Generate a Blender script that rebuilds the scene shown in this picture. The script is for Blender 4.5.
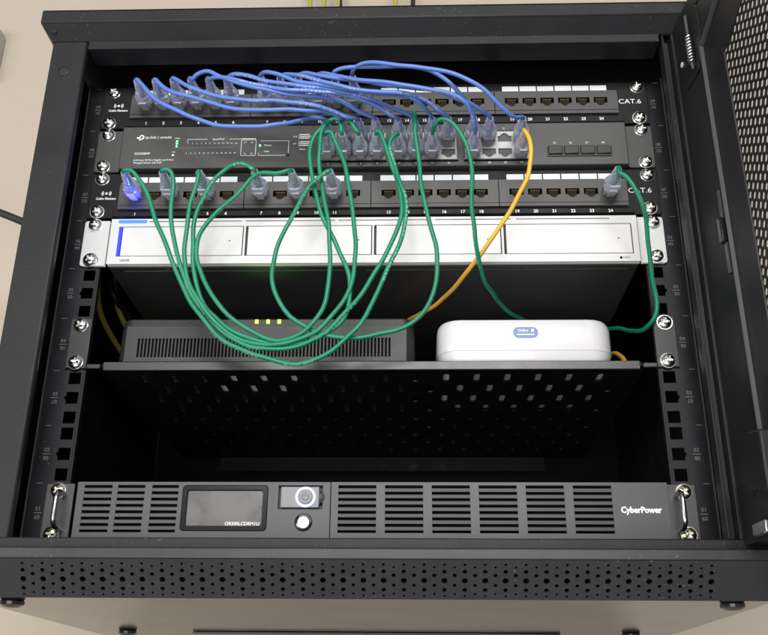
import bpy, bmesh, math, random
from mathutils import Vector, Matrix
random.seed(7)
for _o in list(bpy.data.objects):
    bpy.data.objects.remove(_o)
scene = bpy.context.scene
COL = scene.collection

# ------------------------------------------------------------------ camera
cam_data = bpy.data.cameras.new('camera')
cam_data.sensor_width = 36.0
cam_data.lens = 987.95 / 768.0 * 36.0
cam_data.shift_x = (384.0 - 381.47) / 768.0
cam_data.shift_y = -(317.5 - 268.40) / 768.0
cam_data.clip_start = 0.01
cam_data.clip_end = 60.0
camera = bpy.data.objects.new('camera', cam_data)
COL.objects.link(camera)
_R = ((0.999455292718435, -0.032492103091037276, 0.005777637391593789),
      (0.03197086531163565, 0.9098641500583056, -0.41367268729020834),
      (0.008184230466732308, 0.41363207283212294, 0.9104073410821492))
_c = [[_R[i][j] for i in range(3)] for j in range(3)]          # right, forward, up
camera.matrix_world = Matrix(((_c[0][0], _c[2][0], -_c[1][0], 0.03517),
                              (_c[0][1], _c[2][1], -_c[1][1], -0.73756),
                              (_c[0][2], _c[2][2], -_c[1][2], -0.11449),
                              (0, 0, 0, 1)))
scene.camera = camera

# ------------------------------------------------------------------ light of the room
world = bpy.data.worlds.new('World')
scene.world = world
world.use_nodes = True
world.node_tree.nodes['Background'].inputs[0].default_value = (0.93, 0.96, 1.0, 1)
world.node_tree.nodes['Background'].inputs[1].default_value = 0.31

def area_light(name, loc, target, sx, sy, power, color):
    d = bpy.data.lights.new(name, 'AREA')
    d.shape = 'RECTANGLE'
    d.size, d.size_y, d.energy, d.color = sx, sy, power, color
    o = bpy.data.objects.new(name, d)
    o.location = loc
    o.rotation_euler = (Vector(target) - Vector(loc)).to_track_quat('-Z', 'Y').to_euler()
    COL.objects.link(o)
    return o
area_light('ceiling_panel_lamp', (0.15, -2.25, 0.95), (0.0, 0.0, 0.12), 1.4, 0.5, 52.0, (1.0, 0.99, 0.975))
area_light('left_wall_fill', (-1.5, -1.25, 0.0), (-0.35, 0.42, -0.25), 1.2, 0.6, 12.0, (1.0, 0.93, 0.84))  # added fill to brighten the lower left wall, well below ceiling height

area_light('low_bounce_fill', (-0.5, -2.3, -0.75), (0.0, 0.2, -0.05), 2.0, 0.9, 26.0, (1.0, 0.98, 0.95))  # unseen fill lamp added for light bounced up from floor and walls

scene.view_settings.view_transform = 'Standard'
scene.view_settings.look = 'None'
scene.view_settings.gamma = 1.0
scene.view_settings.use_curve_mapping = False
scene.view_settings.exposure = 0.0
scene.render.engine = 'CYCLES'
scene.cycles.max_bounces = 10
scene.cycles.transmission_bounces = 8
scene.cycles.transparent_max_bounces = 12

# ------------------------------------------------------------------ materials
def new_mat(name):
    m = bpy.data.materials.new(name)
    m.use_nodes = True
    nt = m.node_tree
    return m, nt, nt.nodes['Principled BSDF']

def mat(name, col, rough=0.5, metal=0.0, bump=0.0, bscale=900.0, var=0.0, vscale=25.0, rvar=0.0,
        trans=0.0, ior=1.5, coat=0.0, spec=0.5, dust=0.0):
    m, nt, b = new_mat(name)
    N, L = nt.nodes, nt.links
    b.inputs['Base Color'].default_value = (*col, 1)
    b.inputs['Roughness'].default_value = rough
    b.inputs['Metallic'].default_value = metal
    b.inputs['Transmission Weight'].default_value = trans
    b.inputs['IOR'].default_value = ior
    b.inputs['Coat Weight'].default_value = coat
    b.inputs['Specular IOR Level'].default_value = spec
    tc = N.new('ShaderNodeTexCoord')
    geo = N.new('ShaderNodeNewGeometry')
    if var or rvar or dust:
        n = N.new('ShaderNodeTexNoise')
        n.inputs['Scale'].default_value = vscale
        n.inputs['Detail'].default_value = 6
        n.inputs['Roughness'].default_value = 0.62
        L.new(geo.outputs['Position'], n.inputs['Vector'])
        if var:
            mp = N.new('ShaderNodeMapRange')
            mp.inputs[1].default_value, mp.inputs[2].default_value = 0.3, 0.7
            mp.inputs[3].default_value, mp.inputs[4].default_value = 1 - var, 1 + var
            L.new(n.outputs['Fac'], mp.inputs[0])
            mx = N.new('ShaderNodeVectorMath'); mx.operation = 'SCALE'
            mx.inputs[0].default_value = col
            L.new(mp.outputs[0], mx.inputs['Scale'])
            L.new(mx.outputs[0], b.inputs['Base Color'])
        if rvar:
            mp2 = N.new('ShaderNodeMapRange')
            mp2.inputs[1].default_value, mp2.inputs[2].default_value = 0.3, 0.7
            mp2.inputs[3].default_value, mp2.inputs[4].default_value = max(0.03, rough - rvar), min(1, rough + rvar)
            L.new(n.outputs['Fac'], mp2.inputs[0])
            L.new(mp2.outputs[0], b.inputs['Roughness'])
    if bump:
        n2 = N.new('ShaderNodeTexNoise')
        n2.inputs['Scale'].default_value = bscale
        n2.inputs['Detail'].default_value = 3
        L.new(geo.outputs['Position'], n2.inputs['Vector'])
        bp = N.new('ShaderNodeBump')
        bp.inputs['Strength'].default_value = bump
        bp.inputs['Distance'].default_value = 0.0004
        L.new(n2.outputs['Fac'], bp.inputs['Height'])
        L.new(bp.outputs[0], b.inputs['Normal'])
    return m

def glow(name, col, strength):
    m, nt, b = new_mat(name)
    b.inputs['Base Color'].default_value = (*col, 1)
    b.inputs['Emission Color'].default_value = (*col, 1)
    b.inputs['Emission Strength'].default_value = strength
    b.inputs['Roughness'].default_value = 0.4
    return m

M_WALL = mat('beige_painted_plaster', (0.49, 0.425, 0.345), 0.75, bump=0.35, bscale=160, var=0.035, vscale=3.0)
M_COAT = mat('black_powder_coat_shaded', (0.0140, 0.0140, 0.0162), 0.48, spec=0.30, bump=0.10, bscale=1500, var=0.12, vscale=18, rvar=0.08)  # darkened so the shade on the upper frame sits in the colour
M_COAT_LIT = mat('black_powder_coat_lit', (0.028, 0.028, 0.0285), 0.36, bump=0.05, bscale=1300, var=0.10, vscale=14, rvar=0.06)  # lighter copy of the same coat, light on the lower parts painted in
M_RAIL = mat('black_rail_and_inner_shade', (0.0095, 0.0098, 0.0125), 0.44, spec=0.28, bump=0.08, bscale=1500, var=0.15, vscale=30, rvar=0.08)  # on the cabinet walls this darker black paints the shade inside
M_UNDER = mat('satin_black_underside', (0.03, 0.03, 0.03), 0.13, spec=1.0, var=0.08, vscale=14, rvar=0.03)
M_EDGE = mat('pale_metal_edge_highlight', (0.085, 0.085, 0.09), 0.36, metal=0.2)  # pale metal; highlights along rail and door edges are put into its colour
M_PANEL = mat('patch_panel_black', (0.0065, 0.0065, 0.0078), 0.5, spec=0.22, bump=0.08, bscale=1400, var=0.12, vscale=40, rvar=0.08)
M_BLOCK = mat('port_block_plastic', (0.046, 0.045, 0.043), 0.46, bump=0.10, bscale=1800, var=0.08, vscale=40)
M_SWITCH = mat('switch_grey_metal', (0.045, 0.0445, 0.043), 0.44, bump=0.12, bscale=1600, var=0.07, vscale=30, rvar=0.06)
M_SHIELD = mat('port_shield_metal', (0.30, 0.295, 0.295), 0.45, metal=0.7, var=0.1, vscale=120)
M_HOLE = mat('socket_black_plastic', (0.010, 0.010, 0.0105), 0.5)
M_BLACKV = mat('matt_black', (0.005, 0.005, 0.005), 0.9, spec=0.1)
M_JACK = mat('socket_grey_plastic', (0.012, 0.0117, 0.0115), 0.5, spec=0.3)
M_PIN = mat('gold_contact', (0.26, 0.20, 0.12), 0.42, metal=0.6)
M_LABEL = mat('white_label_paper', (0.66, 0.69, 0.73), 0.5, var=0.03, vscale=60)
M_PRINT = mat('white_print', (0.84, 0.85, 0.86), 0.55)
M_PRINTG = mat('grey_print', (0.17, 0.17, 0.175), 0.6)
M_PRINTD = mat('dark_print', (0.05, 0.05, 0.055), 0.55)
M_NICKEL = mat('nickel_screw', (0.74, 0.73, 0.70), 0.20, metal=1.0, var=0.12, vscale=300)
M_BRASS = mat('yellowish_zinc_screw', (0.72, 0.69, 0.58), 0.22, metal=1.0, var=0.12, vscale=300)
M_NVR = mat('silver_white_face', (0.62, 0.62, 0.615), 0.38, bump=0.04, bscale=1600, var=0.02, vscale=30)
M_NVRBAY = mat('white_bay_cover', (0.64, 0.64, 0.63), 0.34, var=0.015, vscale=30)
M_NVRBODY = mat('recorder_dark_chassis', (0.045, 0.045, 0.047), 0.36, bump=0.05, bscale=1500, var=0.12, vscale=16, rvar=0.07)
M_GROOVE = mat('groove_dark', (0.022, 0.022, 0.022), 0.6)
M_SHELF = mat('shelf_black_steel_shaded', (0.0065, 0.0065, 0.008), 0.5, spec=0.18, bump=0.06, bscale=1400, var=0.15, vscale=20, rvar=0.08)  # colour darkened to hold the shade under the shelf
M_MODEM = mat('modem_black_plastic', (0.020, 0.020, 0.0205), 0.48, bump=0.14, bscale=1500, var=0.08, vscale=30)
M_WHITE = mat('white_gloss_plastic', (0.70, 0.69, 0.72), 0.26, coat=0.3, var=0.01, vscale=20)
M_FLAP = mat('dark_flap_plastic', (0.020, 0.020, 0.0195), 0.5)
M_RUBBER = mat('black_rubber', (0.012, 0.012, 0.012), 0.7)
M_UPS = mat('ups_grey_plastic', (0.064, 0.063, 0.0665), 0.46, bump=0.12, bscale=1500, var=0.05, vscale=24, rvar=0.05)
M_UPSSLAT = mat('ups_slat_plastic', (0.062, 0.061, 0.0645), 0.44, bump=0.10, bscale=1500, var=0.06, vscale=40)
M_GLOSS = mat('glossy_black_plastic', (0.012, 0.012, 0.013), 0.16)
M_LCD = mat('lcd_grey_glass', (0.105, 0.101, 0.099), 0.32, var=0.16, vscale=55, rvar=0.12)
M_SLIDE = mat('pale_switch_plate', (0.20, 0.20, 0.205), 0.35, var=0.08, vscale=60)
M_STEEL = mat('polished_steel', (0.60, 0.60, 0.58), 0.24, metal=1.0)
M_BOOT = mat('clear_blue_boot', (0.80, 0.83, 1.0), 0.10, trans=0.74, ior=1.36, var=0.05, vscale=200)
M_PLUG = mat('clear_plug', (0.88, 0.88, 0.90), 0.14, trans=0.70, ior=1.42)
M_TAB = mat('frosted_latch_tab', (0.62, 0.63, 0.68), 0.35, trans=0.25, ior=1.4)
M_BLUE = mat('blue_cable_jacket', (0.10, 0.19, 0.53), 0.38, var=0.06, vscale=60)
M_GREEN = mat('green_cable_jacket', (0.0015, 0.200, 0.100), 0.44, var=0.10, vscale=60)
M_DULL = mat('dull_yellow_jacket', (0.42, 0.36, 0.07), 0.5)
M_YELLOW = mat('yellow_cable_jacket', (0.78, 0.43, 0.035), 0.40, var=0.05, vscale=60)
M_BLACKC = mat('black_cable_jacket', (0.016, 0.016, 0.017), 0.5)
M_CREAM = mat('pale_grey_plastic', (0.42, 0.40, 0.37), 0.5)
M_LEDB = glow('blue_status_light', (0.02, 0.13, 1.0), 1.6)
M_LEDB2 = glow('deep_blue_slit_light', (0.015, 0.025, 0.9), 1.1)
M_LEDG = glow('green_status_light', (0.45, 1.0, 0.02), 4.0)
M_LEDG2 = glow('small_green_light', (0.15, 1.0, 0.20), 4.0)
M_PWR = glow('pale_blue_power_light', (0.42, 0.55, 1.0), 1.3)
M_BTN = glow('white_button_light', (0.95, 0.97, 1.0), 1.1)
M_SCREEN = glow('blue_oval_screen', (0.07, 0.13, 0.30), 0.35)
M_SCRTXT = glow('screen_lettering', (0.65, 0.80, 1.0), 0.45)

def jacket_print(m, gain):
    """worn lettering printed along one side of a cable jacket (UV: u = metres along it, v = round it)"""
    nt = m.node_tree; N, L = nt.nodes, nt.links
    b = N['Principled BSDF']
    uv = N.new('ShaderNodeUVMap'); sp = N.new('ShaderNodeSeparateXYZ'); L.new(uv.outputs[0], sp.inputs[0])
    def noise(scale, detail):
        n = N.new('ShaderNodeTexNoise'); n.noise_dimensions = '1D'
        n.inputs['Scale'].default_value = scale; n.inputs['Detail'].default_value = detail
        L.new(sp.outputs[0], n.inputs['W']); return n
    def math_(op, a, v):
        q = N.new('ShaderNodeMath'); q.operation = op
        L.new(a, q.inputs[0])
        if isinstance(v, float): q.inputs[1].default_value = v
        else: L.new(v, q.inputs[1])
        return q.outputs[0]
    marks = math_('GREATER_THAN', noise(620.0, 1.0).outputs['Fac'], 0.50)
    words = math_('GREATER_THAN', noise(24.0, 0.0).outputs['Fac'], 0.50)
    dist = math_('ABSOLUTE', math_('SUBTRACT', sp.outputs[1], 0.55), 0.0)
    side = math_('LESS_THAN', dist, 0.09)
    f = math_('MULTIPLY', math_('MULTIPLY', math_('MULTIPLY', marks, words), side), 0.55)
    mix = N.new('ShaderNodeMix'); mix.data_type = 'RGBA'
    src = b.inputs['Base Color'].links[0].from_socket
    L.new(src, mix.inputs[6]); L.new(f, mix.inputs[0])
    mix.inputs[7].default_value = (*gain, 1)
    L.new(mix.outputs[2], b.inputs['Base Color'])
def dust_specks(m, amount, thr=0.70):
    """lint and fine scuffs that lie on the coat"""
    nt = m.node_tree; N, L = nt.nodes, nt.links
    b = N['Principled BSDF']; src = b.inputs['Base Color'].links[0].from_socket
    geo = N.new('ShaderNodeNewGeometry')
    n1 = N.new('ShaderNodeTexNoise'); n1.inputs['Scale'].default_value = 520.0; n1.inputs['Detail'].default_value = 1.0
    n2 = N.new('ShaderNodeTexNoise'); n2.inputs['Scale'].default_value = 22.0; n2.inputs['Detail'].default_value = 4.0
    for n in (n1, n2): L.new(geo.outputs['Position'], n.inputs['Vector'])
    r1 = N.new('ShaderNodeMapRange'); r1.inputs[1].default_value = thr; r1.inputs[2].default_value = thr + 0.05; L.new(n1.outputs['Fac'], r1.inputs[0])
    r2 = N.new('ShaderNodeMapRange'); r2.inputs[1].default_value = 0.42; r2.inputs[2].default_value = 0.68; L.new(n2.outputs['Fac'], r2.inputs[0])
    q = N.new('ShaderNodeMath'); q.operation = 'MULTIPLY'; L.new(r1.outputs[0], q.inputs[0]); L.new(r2.outputs[0], q.inputs[1])
    q2 = N.new('ShaderNodeMath'); q2.operation = 'MULTIPLY'; L.new(q.outputs[0], q2.inputs[0]); q2.inputs[1].default_value = amount
    mix = N.new('ShaderNodeMix'); mix.data_type = 'RGBA'
    L.new(src, mix.inputs[6]); L.new(q2.outputs[0], mix.inputs[0]); mix.inputs[7].default_value = (0.30, 0.29, 0.27, 1)
    L.new(mix.outputs[2], b.inputs['Base Color'])
for m_ in (M_COAT, M_COAT_LIT, M_RAIL, M_SWITCH, M_UPS, M_MODEM, M_SHELF): dust_specks(m_, 0.30)
jacket_print(M_GREEN, (0.30, 0.52, 0.42))
jacket_print(M_BLUE, (0.40, 0.48, 0.70))
jacket_print(M_YELLOW, (0.30, 0.16, 0.03))

# ------------------------------------------------------------------ mesh helpers (metres)
class MB:
    def __init__(s):
        s.v, s.f, s.m = [], [], []
    def add(s, vs, fs, mi=0):
        o = len(s.v)
        s.v += [tuple(p) for p in vs]
        s.f += [tuple(i + o for i in f) for f in fs]
        s.m += [mi] * len(fs)
        return s
    def box(s, x0, x1, y0, y1, z0, z1, mi=0):
        vs = [(x, y, z) for z in (z0, z1) for y in (y0, y1) for x in (x0, x1)]
        return s.add(vs, [(0, 2, 3, 1), (4, 5, 7, 6), (0, 1, 5, 4), (1, 3, 7, 5), (3, 2, 6, 7), (2, 0, 4, 6)], mi)
    def loops(s, rings, closed=True, cap=True, mi=0):
        """skin a list of equal-length vertex rings"""
        n = len(rings[0])
        vs = [p for r in rings for p in r]
        fs = []
        for i in range(len(rings) - 1):
            for j in range(n if closed else n - 1):
                k = (j + 1) % n
                fs.append((i * n + j, i * n + k, (i + 1) * n + k, (i + 1) * n + j))
        if cap and closed:
            fs.append(tuple(range(n - 1, -1, -1)))
            b = (len(rings) - 1) * n
            fs.append(tuple(b + j for j in range(n)))
        return s.add(vs, fs, mi)
    def prism(s, poly, fn, d0, d1, mi=0):
        """poly of (u,v) pulled from depth d0 to d1; fn(u,v,d)->xyz"""
        return s.loops([[fn(u, v, d0) for u, v in poly], [fn(u, v, d1) for u, v in poly]], mi=mi)
    def lathe(s, prof, c, axis='y', n=24, mi=0):
        rings = []
        for r, d in prof:
            ring = []
            for k in range(n):
                a = 2 * math.pi * k / n
                p, q = r * math.cos(a), r * math.sin(a)
                ring.append({'y': (c[0] + p, c[1] + d, c[2] + q), 'z': (c[0] + p, c[1] + q, c[2] + d),
                             'x': (c[0] + d, c[1] + p, c[2] + q)}[axis])
            rings.append(ring)
        return s.loops(rings, mi=mi)
    def tube(s, pts, r, n=10, mi=0, cap=True):
        pts = [Vector(p) for p in pts]
        rings = []
        t = (pts[1] - pts[0]).normalized()
        up = Vector((0, 0, 1)) if abs(t.z) < 0.9 else Vector((1, 0, 0))
        nrm = (up - t * up.dot(t)).normalized()
        for i, p in enumerate(pts):
            t = (pts[min(i + 1, len(pts) - 1)] - pts[max(i - 1, 0)]).normalized()
            nrm = (nrm - t * nrm.dot(t)).normalized()
            b = t.cross(nrm)
            rr = r[i] if isinstance(r, (list, tuple)) else r
            rings.append([p + (nrm * math.cos(2 * math.pi * k / n) + b * math.sin(2 * math.pi * k / n)) * rr for k in range(n)])
        return s.loops(rings, mi=mi, cap=cap)
    def cell(s, rect, hole, fn, t, mi=0, back=True, mw=None):
        """a rectangle (u0,u1,v0,v1) with a star-shaped hole polygon, thickness t"""
        u0, u1, v0, v1 = rect
        cu = sum(p[0] for p in hole) / len(hole); cv = sum(p[1] for p in hole) / len(hole)
        an = [math.atan2(p[1] - cv, p[0] - cu) for p in hole]
        an += [math.atan2(v - cv, u - cu) for u in (u0, u1) for v in (v0, v1)]
        an = sorted(set(round(a, 6) for a in an))
        hp, rp = [], []
        for a in an:
            dx, dy = math.cos(a), math.sin(a)
            best = None
            for i in range(len(hole)):
                p, q = hole[i], hole[(i + 1) % len(hole)]
                ex, ey = q[0] - p[0], q[1] - p[1]
                den = dx * ey - dy * ex
                if abs(den) < 1e-12: continue
                tt = ((p[0] - cu) * ey - (p[1] - cv) * ex) / den
                ss = ((p[0] - cu) * dy - (p[1] - cv) * dx) / den
                if tt > 0 and -1e-4 <= ss <= 1 + 1e-4 and (best is None or tt > best): best = tt
            hp.append((cu + dx * best, cv + dy * best))
            tx = ((u1 if dx > 0 else u0) - cu) / dx if abs(dx) > 1e-9 else 1e9
            ty = ((v1 if dy > 0 else v0) - cv) / dy if abs(dy) > 1e-9 else 1e9
            k = min(tx, ty)
            rp.append((cu + dx * k, cv + dy * k))
        n = len(an)
        F = [fn(u, v, 0) for u, v in rp] + [fn(u, v, 0) for u, v in hp] + [fn(u, v, t) for u, v in hp]
        fs = []
        for i in range(n):
            j = (i + 1) % n
            fs.append((i, j, n + j, n + i))
        fw = [(n + i, n + (i + 1) % n, 2 * n + (i + 1) % n, 2 * n + i) for i in range(n)]
        o = len(s.v)
        s.add(F, fs, mi)
        s.f += [tuple(k + o for k in f) for f in fw]; s.m += [mi if mw is None else mw] * n
        if back:
            s.add([fn(u, v, t) for u, v in rp] + [fn(u, v, t) for u, v in hp], [(i, n + i, n + (i + 1) % n, (i + 1) % n) for i in range(n)], mi)
        return s
    def mesh(s, name, mats, smooth=None):
        me = bpy.data.meshes.new(name)
        me.from_pydata(s.v, [], s.f)
        for m in (mats if isinstance(mats, (list, tuple)) else [mats]):
            me.materials.append(m)
        me.polygons.foreach_set('material_index', s.m)
        me.update()
        bm = bmesh.new(); bm.from_mesh(me)
        bmesh.ops.recalc_face_normals(bm, faces=bm.faces)
        bm.to_mesh(me); bm.free()
        if smooth is not None:
            me.polygons.foreach_set('use_smooth', [True] * len(me.polygons))
            me.set_sharp_from_angle(angle=math.radians(smooth))
        return me

WL = {}      # world location of every Empty/part, for parenting
def link(o, parent, at):
    COL.objects.link(o)
    at = Vector(at)
    WL[o.name] = at
    if parent is not None:
        o.parent = parent
        o.location = at - WL[parent.name]
    else:
        o.location = at
    return o
def thing(name, label, cat, loc, group=None):
    o = bpy.data.objects.new(name, None)
    o.empty_display_size = 0.02
    link(o, None, loc)
    o['label'] = label; o['category'] = cat
    if group: o['group'] = group
    return o
def part(name, mb, mats, parent, smooth=None, bevel=0.0, seg=2, at=None):
    """mesh given in world coordinates (or local ones when at is given)"""
    if at is None:
        w = WL[parent.name] if parent is not None else Vector((0, 0, 0))
        mb.v = [(p[0] - w.x, p[1] - w.y, p[2] - w.z) for p in mb.v]
        at = w
    o = bpy.data.objects.new(name, mb.mesh(name, mats, smooth))
    link(o, parent, at)
    if bevel:
        b = o.modifiers.new('edge', 'BEVEL')
        b.width, b.segments, b.limit_method, b.angle_limit = bevel, seg, 'ANGLE', math.radians(40)
        if smooth is None:
            o.data.polygons.foreach_set('use_smooth', [True] * len(o.data.polygons))
            o.data.set_sharp_from_angle(angle=math.radians(30))
            b.harden_normals = False
    return o
def inst(name, me, parent, at, rot=None, scale=None):
    o = bpy.data.objects.new(name, me)
    link(o, parent, at)
    if rot: o.rotation_euler = rot
    if scale: o.scale = scale
    return o
def box(name, b, m, parent, bevel=0.0):
    return part(name, MB().box(*b), m, parent, bevel=bevel)

_txt = {}
def text(name, s, size, at, parent, m, align='CENTER', roll=0.0, sx=1.0, fat=0.0):
    key = (s, size, align, m.name, sx, fat)
    if key not in _txt:
        cu = bpy.data.curves.new('lettering', 'FONT')
        cu.body = s; cu.size = size; cu.align_x = align; cu.align_y = 'CENTER'
        cu.resolution_u = 3; cu.offset = fat
        tmp = bpy.data.objects.new('lettering', cu)
        COL.objects.link(tmp)
        dg = bpy.context.evaluated_depsgraph_get()
        me = bpy.data.meshes.new_from_object(tmp.evaluated_get(dg))
        me.name = 'lettering'
        if sx != 1.0:
            for v in me.vertices: v.co.x *= sx
        me.materials.clear(); me.materials.append(m)
        bpy.data.objects.remove(tmp); bpy.data.curves.remove(cu)
        _txt[key] = me
    return inst(name, _txt[key], parent, at, rot=(math.pi / 2, roll, 0))

XZ = lambda y: (lambda u, v, d: (u, y + d, v))        # a plate that faces -y
def rect(u0, u1, v0, v1):
    return [(u0, v0), (u1, v0), (u1, v1), (u0, v1)]
def rrect(u0, u1, v0, v1, r, n=5):
    out = []
    for cx, cy, a0 in ((u1 - r, v0 + r, -90), (u1 - r, v1 - r, 0), (u0 + r, v1 - r, 90), (u0 + r, v0 + r, 180)):
        for k in range(n + 1):
            a = math.radians(a0 + 90 * k / n)
            out.append((cx + r * math.cos(a), cy + r * math.sin(a)))
    return out
def circle(u, v, r, n=14):
    return [(u + r * math.cos(2 * math.pi * k / n), v + r * math.sin(2 * math.pi * k / n)) for k in range(n)]
def plate_frame(mb, outer, inner, fn, t, mi=0):
    """rectangular frame with a rectangular opening"""
    return mb.cell(outer, rect(*inner), fn, t, mi)
U = 0.04445

# ------------------------------------------------------------------ the wall behind
wall = MB().box(-2.6, 2.6, 0.42, 0.50, -1.3, 2.2)
wall_o = part('wall', wall, M_WALL, None)
wall_o['kind'] = 'structure'

# ------------------------------------------------------------------ cabinet
cab = thing('server_cabinet', 'black steel wall cabinet with open mesh door framing the whole rack', 'cabinet', (0, 0.18, -0.043))
HW, FY, BY = 0.275, -0.050, 0.415
ZB, ZT = -0.043, 0.452
# side and rear walls, floor and roof of the box
for sx in (-1, 1):
    box('side_panel', (min(sx * 0.272, sx * 0.2705), max(sx * 0.272, sx * 0.2705), FY + 0.02, BY, -0.012, 0.425), M_RAIL, cab)
box('rear_panel', (-0.2700, 0.2700, BY - 0.004, BY - 0.002, -0.012, 0.425), M_RAIL, cab)
box('inner_floor', (-0.2700, 0.2700, FY + 0.014, BY - 0.006, -0.0125, -0.0110), M_COAT, cab)
# front posts, with their inward return
for sx in (-1, 1):
    if sx < 0:
        prof = [(0.275, FY), (0.2465, FY), (0.2450, FY + 0.0015), (0.2450, FY + 0.007), (0.2465, FY + 0.007), (0.2465, FY + 0.003), (0.2735, FY + 0.003), (0.2735, FY + 0.05), (0.275, FY + 0.05)]
    else:       # the hinge side has a gasket groove
        prof = [(0.275, FY), (0.2538, FY), (0.2533, FY + 0.009), (0.2482, FY + 0.009), (0.2478, FY + 0.001), (0.2462, FY + 0.001), (0.2460, FY + 0.013), (0.2470, FY + 0.013), (0.2474, FY + 0.011), (0.2735, FY + 0.011), (0.2735, FY + 0.05), (0.275, FY + 0.05)]
    mb = MB().loops([[(sx * x, y, z) for x, y in prof] for z in (-0.0095, 0.416)])
    post = part('post', mb, M_COAT, cab, bevel=0.0008)
    for z in ((0.3845, 0.033) if sx < 0 else ()):
        part('plug', MB().lathe([(0.0001, -0.0002), (0.0036, -0.0002), (0.0040, -0.0007), (0.0046, -0.0005), (0.0048, 0.001)], (sx * 0.262, FY, z), 'y', 20), M_HOLE, post, smooth=40)
# top header bar
mb = MB().loops([[(x, y, z) for y, z in ((FY - 0.0005, 0.4068), (FY - 0.0005, 0.4300), (FY + 0.02, 0.4300), (FY + 0.02, 0.4285), (FY + 0.001, 0.4285), (FY + 0.001, 0.4083), (FY + 0.024, 0.4083), (FY + 0.024, 0.4068))] for x in (-0.2440, 0.2440)])
part('header_bar', mb, M_COAT, cab, bevel=0.0008)
# bottom sill bar
mb = MB().loops([[(x, y, z) for y, z in ((FY - 0.001, -0.0036), (FY - 0.001, -0.0120), (FY + 0.03, -0.0120), (FY + 0.03, -0.0036))] for x in (-0.2600, 0.2600)])
part('sill_bar', mb, M_COAT, cab, bevel=0.0009)
# base cover: front lip, perforated chamfer, flat underside
PA, PB_ = (-0.0625, -0.0195), (-0.0475, -0.0430)
TA, TB = (-0.0622, 0.4392), (-0.0400, 0.4537)
def slope_fn(A, B):
    ln = math.hypot(B[0] - A[0], B[1] - A[1])
    nx, nz = (B[1] - A[1]) / ln, -(B[0] - A[0]) / ln
    if nx > 0: nx, nz = -nx, -nz                                # the outward normal looks towards -y
    def fn(u, v, d):
        k = v / ln
        return (u, A[0] + (B[0] - A[0]) * k - nx * d, A[1] + (B[1] - A[1]) * k - nz * d)
    return fn, ln
def perforated(PA_, PB2, hw):
    fn, SLOPE = slope_fn(PA_, PB2)
    q = SLOPE / 0.02788
    mb = MB()
    A = [(0.0035, 0.00115), (0.0084, 0.0018), (0.0147, 0.0024), (0.0212, 0.0018), (0.0254, 0.0010)]
    B = [(0.0053, 0.0010), (0.0110, 0.0017), (0.0180, 0.0015), (0.0240, 0.0010)]
    P = 0.01347
    x = -0.2284
    mb.add([fn(-hw, 0, 0), fn(x - P / 4, 0, 0), fn(x - P / 4, SLOPE, 0), fn(-hw, SLOPE, 0)], [(0, 1, 2, 3)])
    for i in range(69):
        cx = x + i * P / 2
        rows = [(v * q, r * q * 0.86) for v, r in (A if i % 2 == 0 else B)]
        vb = [0] + [(rows[k][0] + rows[k + 1][0] + (rows[k][1] - rows[k + 1][1])) / 2 for k in range(len(rows) - 1)] + [SLOPE]
        for k, (v, r) in enumerate(rows):
            mb.cell((cx - P / 4, cx + P / 4, vb[k], vb[k + 1]), circle(cx, v, r, 12), fn, 0.0015, back=False)
    xe = x + 68 * P / 2 + P / 4
    mb.add([fn(xe, 0, 0), fn(hw, 0, 0), fn(hw, SLOPE, 0), fn(xe, SLOPE, 0)], [(0, 1, 2, 3)])
    return mb
base = part('base_cover', MB().loops([[(x, y, z) for y, z in ((FY - 0.0115, -0.0115), (FY - 0.0125, -0.0128), (FY - 0.0125, -0.0195), (FY - 0.010, -0.0195), (FY - 0.010, -0.0135), (BY, -0.0135), (BY, -0.0115))] for x in (-0.282, 0.282)]), M_COAT_LIT, cab, bevel=0.0012)
part('vent_strip', perforated(PA, PB_, 0.282), M_COAT_LIT, base)
under = box('underside', (-0.2720, 0.2720, PB_[0], BY, -0.0430, -0.0418), M_UNDER, base)
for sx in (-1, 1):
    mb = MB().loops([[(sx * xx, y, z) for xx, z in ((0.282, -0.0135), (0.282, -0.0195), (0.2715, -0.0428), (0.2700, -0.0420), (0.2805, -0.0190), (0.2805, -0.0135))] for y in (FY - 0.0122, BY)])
    part('base_skirt', mb, M_COAT_LIT, base)
for x, y in ((-0.243, -0.030), (0.247, -0.036), (-0.231, 0.225), (0.231, 0.225)):
    part('foot', MB().lathe([(0.0075, 0.0), (0.0085, -0.0012), (0.0080, -0.0032), (0.0050, -0.0048), (0.0001, -0.0052)], (x, y, -0.0430), 'z', 20), M_GLOSS, under if False else base, smooth=40)
part('access_cover', MB().box(-0.172, 0.168, 0.232, 0.330, -0.0452, -0.0432), M_UNDER, base, bevel=0.0006)
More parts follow.
